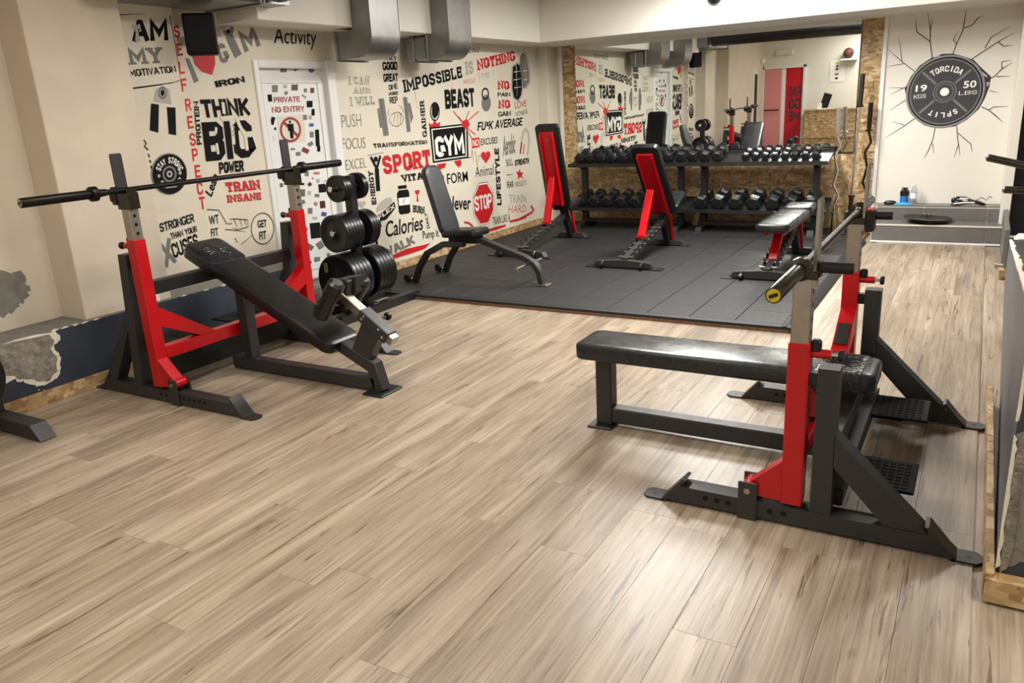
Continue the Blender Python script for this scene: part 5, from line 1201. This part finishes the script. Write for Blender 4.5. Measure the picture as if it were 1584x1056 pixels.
vb = thing('bar_stand', 'low black stand with gold steel tubes holding the upright bars', 'stand', (.88, 4.0, ZM))
MB().box(-.28, .12, -.14, .16, 0, .012, .004).build('base', 'black_steel', vb)
for x, y in ((-.165, -.02), (-.02, .05), (.07, -.0)):
    MB().lathe([(.033, .01), (.033, .16), (.029, .16), (.029, .012)], (x, y, 0), (0, 0, 1), 16, False).build('holder_tube', 'gold_steel', vb)

# ================================================================== things on the tiled steps
o = thing('shaker_bottle', 'blue and black shaker bottle on the upper tiled step', 'bottle', (1.385, 4.17, .343))
MB().lathe([(.035, 0), (.04, .01), (.042, .09), (.044, .095)], (0, 0, 0), (0, 0, 1), 18).build('body', 'blue_plastic', o)
MB().lathe([(.046, .095), (.046, .14), (.04, .145), (.02, .15), (.018, .17), (.01, .172)], (0, 0, 0), (0, 0, 1), 18).build('lid', 'black_plastic', o)
MB().tube([(-.03, 0, .145), (-.025, 0, .175), (.025, 0, .175), (.03, 0, .145)], .006, 8).build('carry_loop', 'black_plastic', o)
o = thing('water_bottle', 'clear plastic water bottle on the upper tiled step', 'bottle', (1.475, 4.17, .343))
MB().lathe([(.028, 0), (.033, .006), (.033, .05), (.030, .06), (.033, .07), (.033, .13), (.028, .16), (.014, .19), (.013, .2)], (0, 0, 0), (0, 0, 1), 18).build('body', 'clear_plastic', o)
MB().lathe([(.0335, .065), (.0335, .125)], (0, 0, 0), (0, 0, 1), 18, False).build('label_band', 'paint_white', o)
MB().cyl((0, 0, .2), (0, 0, .218), .016, 14).build('cap', 'upvc', o)
tw = MB(); n = 18
tw.loops([[(1.385+s*.085*math.cos(2*PI*i/n)*(1+.12*math.sin(3*i)), 4.115+s*.035*math.sin(2*PI*i/n), .344+h) for i in range(n)] for s, h in ((1, 0), (1, .008), (.7, .022), (.3, .026))])
tag(tw.build('blue_towel', 'blue_cloth'), 'crumpled blue cloth lying in front of the shaker bottle', 'cloth')
bg = MB(); bg.sph((1.255, 4.13, .366), .055, 12, (1.15, .6, .42)); bg.sph((1.22, 4.125, .36), .035, 10, (1, .7, .5))
tag(bg.build('black_pouch', 'black_vinyl'), 'small black pouch at the left end of the upper tiled step', 'pouch')
sh = thing('sport_straps', 'black and white strap bundle lying on the right of the upper tiled step', 'straps', (1.96, 4.15, .343))
MB().sph((-.06, 0, .03), .05, 12, (1.1, .6, .6)).sph((-.10, .01, .05), .03, 10).build('pad', 'black_vinyl', sh)
MB().tube([(-.12, -.02, .01), (-.02, -.05, .03), (.08, -.03, .04), (.15, .0, .02), (.18, .02, .006)], .017, 8).tube([(-.08, 0, .08), (.0, .02, .075), (.06, -.01, .05), (.14, .01, .03)], .013, 8).build('strap', 'black_vinyl', sh)
MB().tube([(-.1, -.055, .02), (0, -.066, .035), (.09, -.05, .035)], .007, 8).tube([(-.05, -.03, .075), (.03, -.02, .07)], .006, 8).build('white_stripe', 'paint_white', sh)
MB().tube([(.1, 0, .05), (.15, .03, .08), (.19, .02, .05), (.22, .05, .09), (.24, .06, .07)], .004, 6).build('cable', 'black_plastic', sh)
so = MB().box(2.17, 2.225, YB-.012, YB, .40, .47, .004).build('wall_socket', 'upvc'); tag(so, 'small white wall socket above the right end of the steps', 'socket')
def lowplate(label, x, y, z, r, th, ry=0):
    o = thing('weight_plate', label, 'weight plate', (x, y, z)); o.rotation_euler = (0, ry, 0)
    MB().lathe([(.026, 0), (r*.9, 0), (r, th*.3), (r, th*.7), (r*.92, th), (r*.75, th*.8), (r*.35, th*.8), (r*.3, th), (.026, th)], (0, 0, 0), (0, 0, 1), 32, False).build('disc', 'plate_rubber', o)
    return o
lowplate('thick black plate lying flat on the lower tiled step', 1.675, 3.89, .194, .145, .035)
o = lowplate('thin wide plate tilted on top of the thick plate on the lower step', 1.64, 3.91, .238, .23, .008, .05); o.children[0].data.materials[0] = MATS['bar_steel']
cl = thing('bar_collar', 'chrome spring collar lying on the thin tilted plate', 'collar', (1.66, 3.88, .252))
for k in range(3): MB().tube([(.04*k-.05+.026*math.cos(a*.35)*.6, .026*math.sin(a*.35), .012+.02*abs(math.sin(a*.35))) for a in range(19)], .005, 6).build('coil', 'chrome', cl)

# ================================================================== machine at the right edge behind the half wall
pm2 = thing('plate_machine', 'black plate-loaded machine with grey storage pegs behind the half wall', 'machine', (2.75, 1.6, 0))
def pmm(): return MB(Matrix.Translation((-2.75, -1.6, 0)))
pmm().box(2.44, 2.56, 1.45, 1.75, 0, 1.75, .01).build('tower', 'black_steel', pm2)
pmm().box(2.60, 2.90, 1.2, 1.9, .0, 1.9, .01).build('shroud', 'black_plastic', pm2)
pmm().prism([(2.40, .62), (2.47, 1.08), (2.53, 1.08), (2.47, .62)], 'y', 1.56, 1.62).build('lever', 'charcoal_steel', pm2)
for (x0, z0, x1, z1) in ((2.105, 1.035, 2.46, .945), (2.235, .80, 2.5, .79)):
    pmm().cyl((x0, 1.55, z0), (x1, 1.55, z1), .027, 16, b=.003).build('storage_peg', 'bar_steel', pm2)
    pmm().sph((x0, 1.55, z0), .026, 12, (.5, 1, 1)).build('peg_cap', 'brushed_steel', pm2)

# ================================================================== air ducts, loudspeaker, lamps
ad = thing('air_duct', 'galvanised rectangular air duct along the top of the left wall', 'air duct', (-2.68, -1.6, 2.5))
def adm(): return MB(Matrix.Translation((2.68, 1.6, -2.5)))
adm().box(-2.96, -2.40, -2.22, -1.10, 2.37, 2.68, .004).build('duct_section', 'galvanised', ad)
adm().box(-2.975, -2.385, -2.25, -2.22, 2.355, 2.695, .003).build('flange', 'galvanised', ad)
adm().box(-2.975, -2.385, -1.105, -1.08, 2.355, 2.695, .003).build('flange', 'galvanised', ad)
el = adm()
ro, ri = .50, .02
el.loops([[(-2.38-ri*math.cos(a), -1.08+ri*math.sin(a), 2.37), (-2.38-ro*math.cos(a)*1.14, -1.08+.24*math.sin(a), 2.37), (-2.38-ro*math.cos(a)*1.14, -1.08+.24*math.sin(a), 2.68), (-2.38-ri*math.cos(a), -1.08+ri*math.sin(a), 2.68)] for a in [math.radians(9*k) for k in range(11)]])
el.build('elbow', 'galvanised', ad)
bd = thing('black_duct', 'long black insulated air duct crossing under the ceiling', 'air duct', (-.2, -1.03, 2.53))
MB().lathe([(.155, 0), (.16, .03), (.16, 6.6), (.155, 6.63)], (-2.14, 0, 0), (1, 0, 0), 24).build('duct_sleeve', 'black_vinyl', bd)
for x in (-2.1, -.6, 1.0, 2.6): MB().lathe([(.164, 0), (.164, .04)], (x, 0, 0), (1, 0, 0), 24).build('duct_band', 'black_plastic', bd)
def drop_duct(label, y0, y1, zb, extra):
    d = thing('air_duct', label, 'air duct', (-2.45, y0, zb))
    T = Matrix.Translation((2.45, -y0, -zb)); x0, x1 = -2.565, -2.37
    prof = [(x0, CEIL), (x1, CEIL), (x1, zb+.17)]
    prof += [(x1-.17+.17*math.cos(math.radians(a)), zb+.17-.17*math.sin(math.radians(a))) for a in range(15, 91, 15)]
    xe = -2.62 if extra else -2.75
    prof += [(xe, zb), (xe, zb+.225), (x0-.02, zb+.225), (x0, zb+.245)]
    MB(T).prism(prof, 'y', y0, y1).build('elbow', 'galvanised', d, sharp=25)
    MB(T).box(xe-.02, xe, y0-.015, y1+.015, zb-.015, zb+.228, .003).build('flange', 'galvanised', d)
    if extra: MB(T).box(-2.90, xe-.02, y0, y1, zb, zb+.222, .02).build('wall_collar', 'galvanised', d)
    for a in (0, 1): MB(T).box(x1-.004, x1+.004, (y0, y1)[a]-.004, (y0, y1)[a]+.004, zb+.17, CEIL, .001).build('seam', 'galvanised', d)
    if extra:
        MB(T).box(-2.81, -2.79, y0-.012, y1+.012, zb-.012, zb+.228, .003).build('branch_flange', 'galvanised', d)
drop_duct('galvanised duct elbow dropping from the ceiling, directly right of the door', .04, .42, 2.04, False)
drop_duct('galvanised duct elbow with a longer wall branch, above the word IMPOSSIBLE', 1.17, 1.55, 2.055, True)
sp = thing('loudspeaker', 'black loudspeaker mounted high on the wall above the red glove', 'loudspeaker', (-2.74, -1.37, 2.18), -.72)
MB().box(-.10, .06, -.105, .105, -.135, .135, .012).build('cabinet', 'matte_black', sp)
MB().box(.058, .066, -.095, .095, -.122, .122, .003).build('grille', 'matte_black', sp)
MB().beam((-.26, .0, .0), (-.09, 0, 0), .04, .06).build('bracket', 'black_steel', sp)
for i, (x, y, e) in enumerate(LAMPS):
    p = thing('ceiling_lamp', ['flat white ceiling lamp above the middle of the mat', 'flat white ceiling lamp between the two red racks', 'flat white ceiling lamp near the rear wall', 'flat white ceiling lamp over the corridor to the tiled steps', 'flat white ceiling lamp above the right red rack', 'flat white ceiling lamp behind the half wall'][i], 'lamp', (x, y, CEIL))
    MB().box(-.30, .30, -.60, .60, -.06, 0, .006).build('housing', 'upvc', p)
    MB().box(-.275, .275, -.575, .575, -.072, -.058, .004).build('diffuser', 'lamp_glow', p)

# ================================================================== rear of the room, seen in the mirror
ct = thing('reception_counter', 'chipboard reception counter at the rear, seen in the mirror', 'counter', (-1.0, -6.2, 0))
MB().box(-.66, .75, -.05, 0, 0, .38, .004).build('lower_panel', 'chipboard', ct)
MB().box(-.68, .75, -.40, .04, .38, .43, .004).build('ledge', 'chipboard', ct)
MB().box(-.66, .75, -.08, -.03, .43, 1.0, .004).build('front_panel', 'chipboard', ct)
MB().box(-.68, .75, -.42, .0, 1.0, 1.03, .004).build('top', 'chipboard', ct)
bl_ = MB().sph((0, 0, 0), .115, 20).build('ball', 'ball_leather'); bl_.location = (-.81, YR+.16, 2.235); tag(bl_, 'brown leather ball on a small wall shelf at the rear', 'ball')
o = MB().box(-.96, -.63, YR, YR+.26, 2.08, 2.115, .004).build('wall_shelf', 'upvc'); tag(o, 'small white wall shelf under the brown ball', 'shelf')
o = MB().box(-1.22, -.90, YR, YR+.012, 1.62, 2.10, .003).build('poster', 'paint_white'); tag(o, 'white poster with a column of small pictograms on the rear wall', 'poster')
for z, w, c in ((2.03, .04, 'sticker_Y'), (1.97, .02, 'paint_black'), (1.90, .025, 'paint_black'), (1.79, .04, 'paint_grey'), (1.70, .03, 'paint_black')):
    MB().box(-1.06-w, -1.06+w, YR+.012, YR+.014, z-.022, z+.022, 0).build('pictogram', c, o)
o = MB().box(-2.45, -2.05, YR, YR+.07, 2.30, 2.43, .01).build('emergency_light', 'upvc'); tag(o, 'long emergency light box above the rear door', 'lamp')
MB().box(-2.43, -2.07, YR+.07, YR+.078, 2.315, 2.415, .004).build('lens', 'paint_cream', o)
o = thing('payment_terminal', 'small dark screen on a stand on top of the rear counter', 'screen', (-1.27, -6.35, 1.03))
MB(Matrix.Rotation(.3, 4, 'Y')).box(-.09, .09, -.02, .02, .02, .36, .006).build('screen', 'black_plastic', o)
MB().box(-.12, .16, -.1, .1, 0, .02, .004).box(-.12, -.02, -.1, .06, .02, .14, .004).build('base', 'paint_white', o)
o = MB().sph((0, 0, 0), .07, 14).build('security_camera', 'upvc'); o.location = (-2.70, -6.40, 2.20); tag(o, 'white dome camera in the rear corner of the room', 'camera')
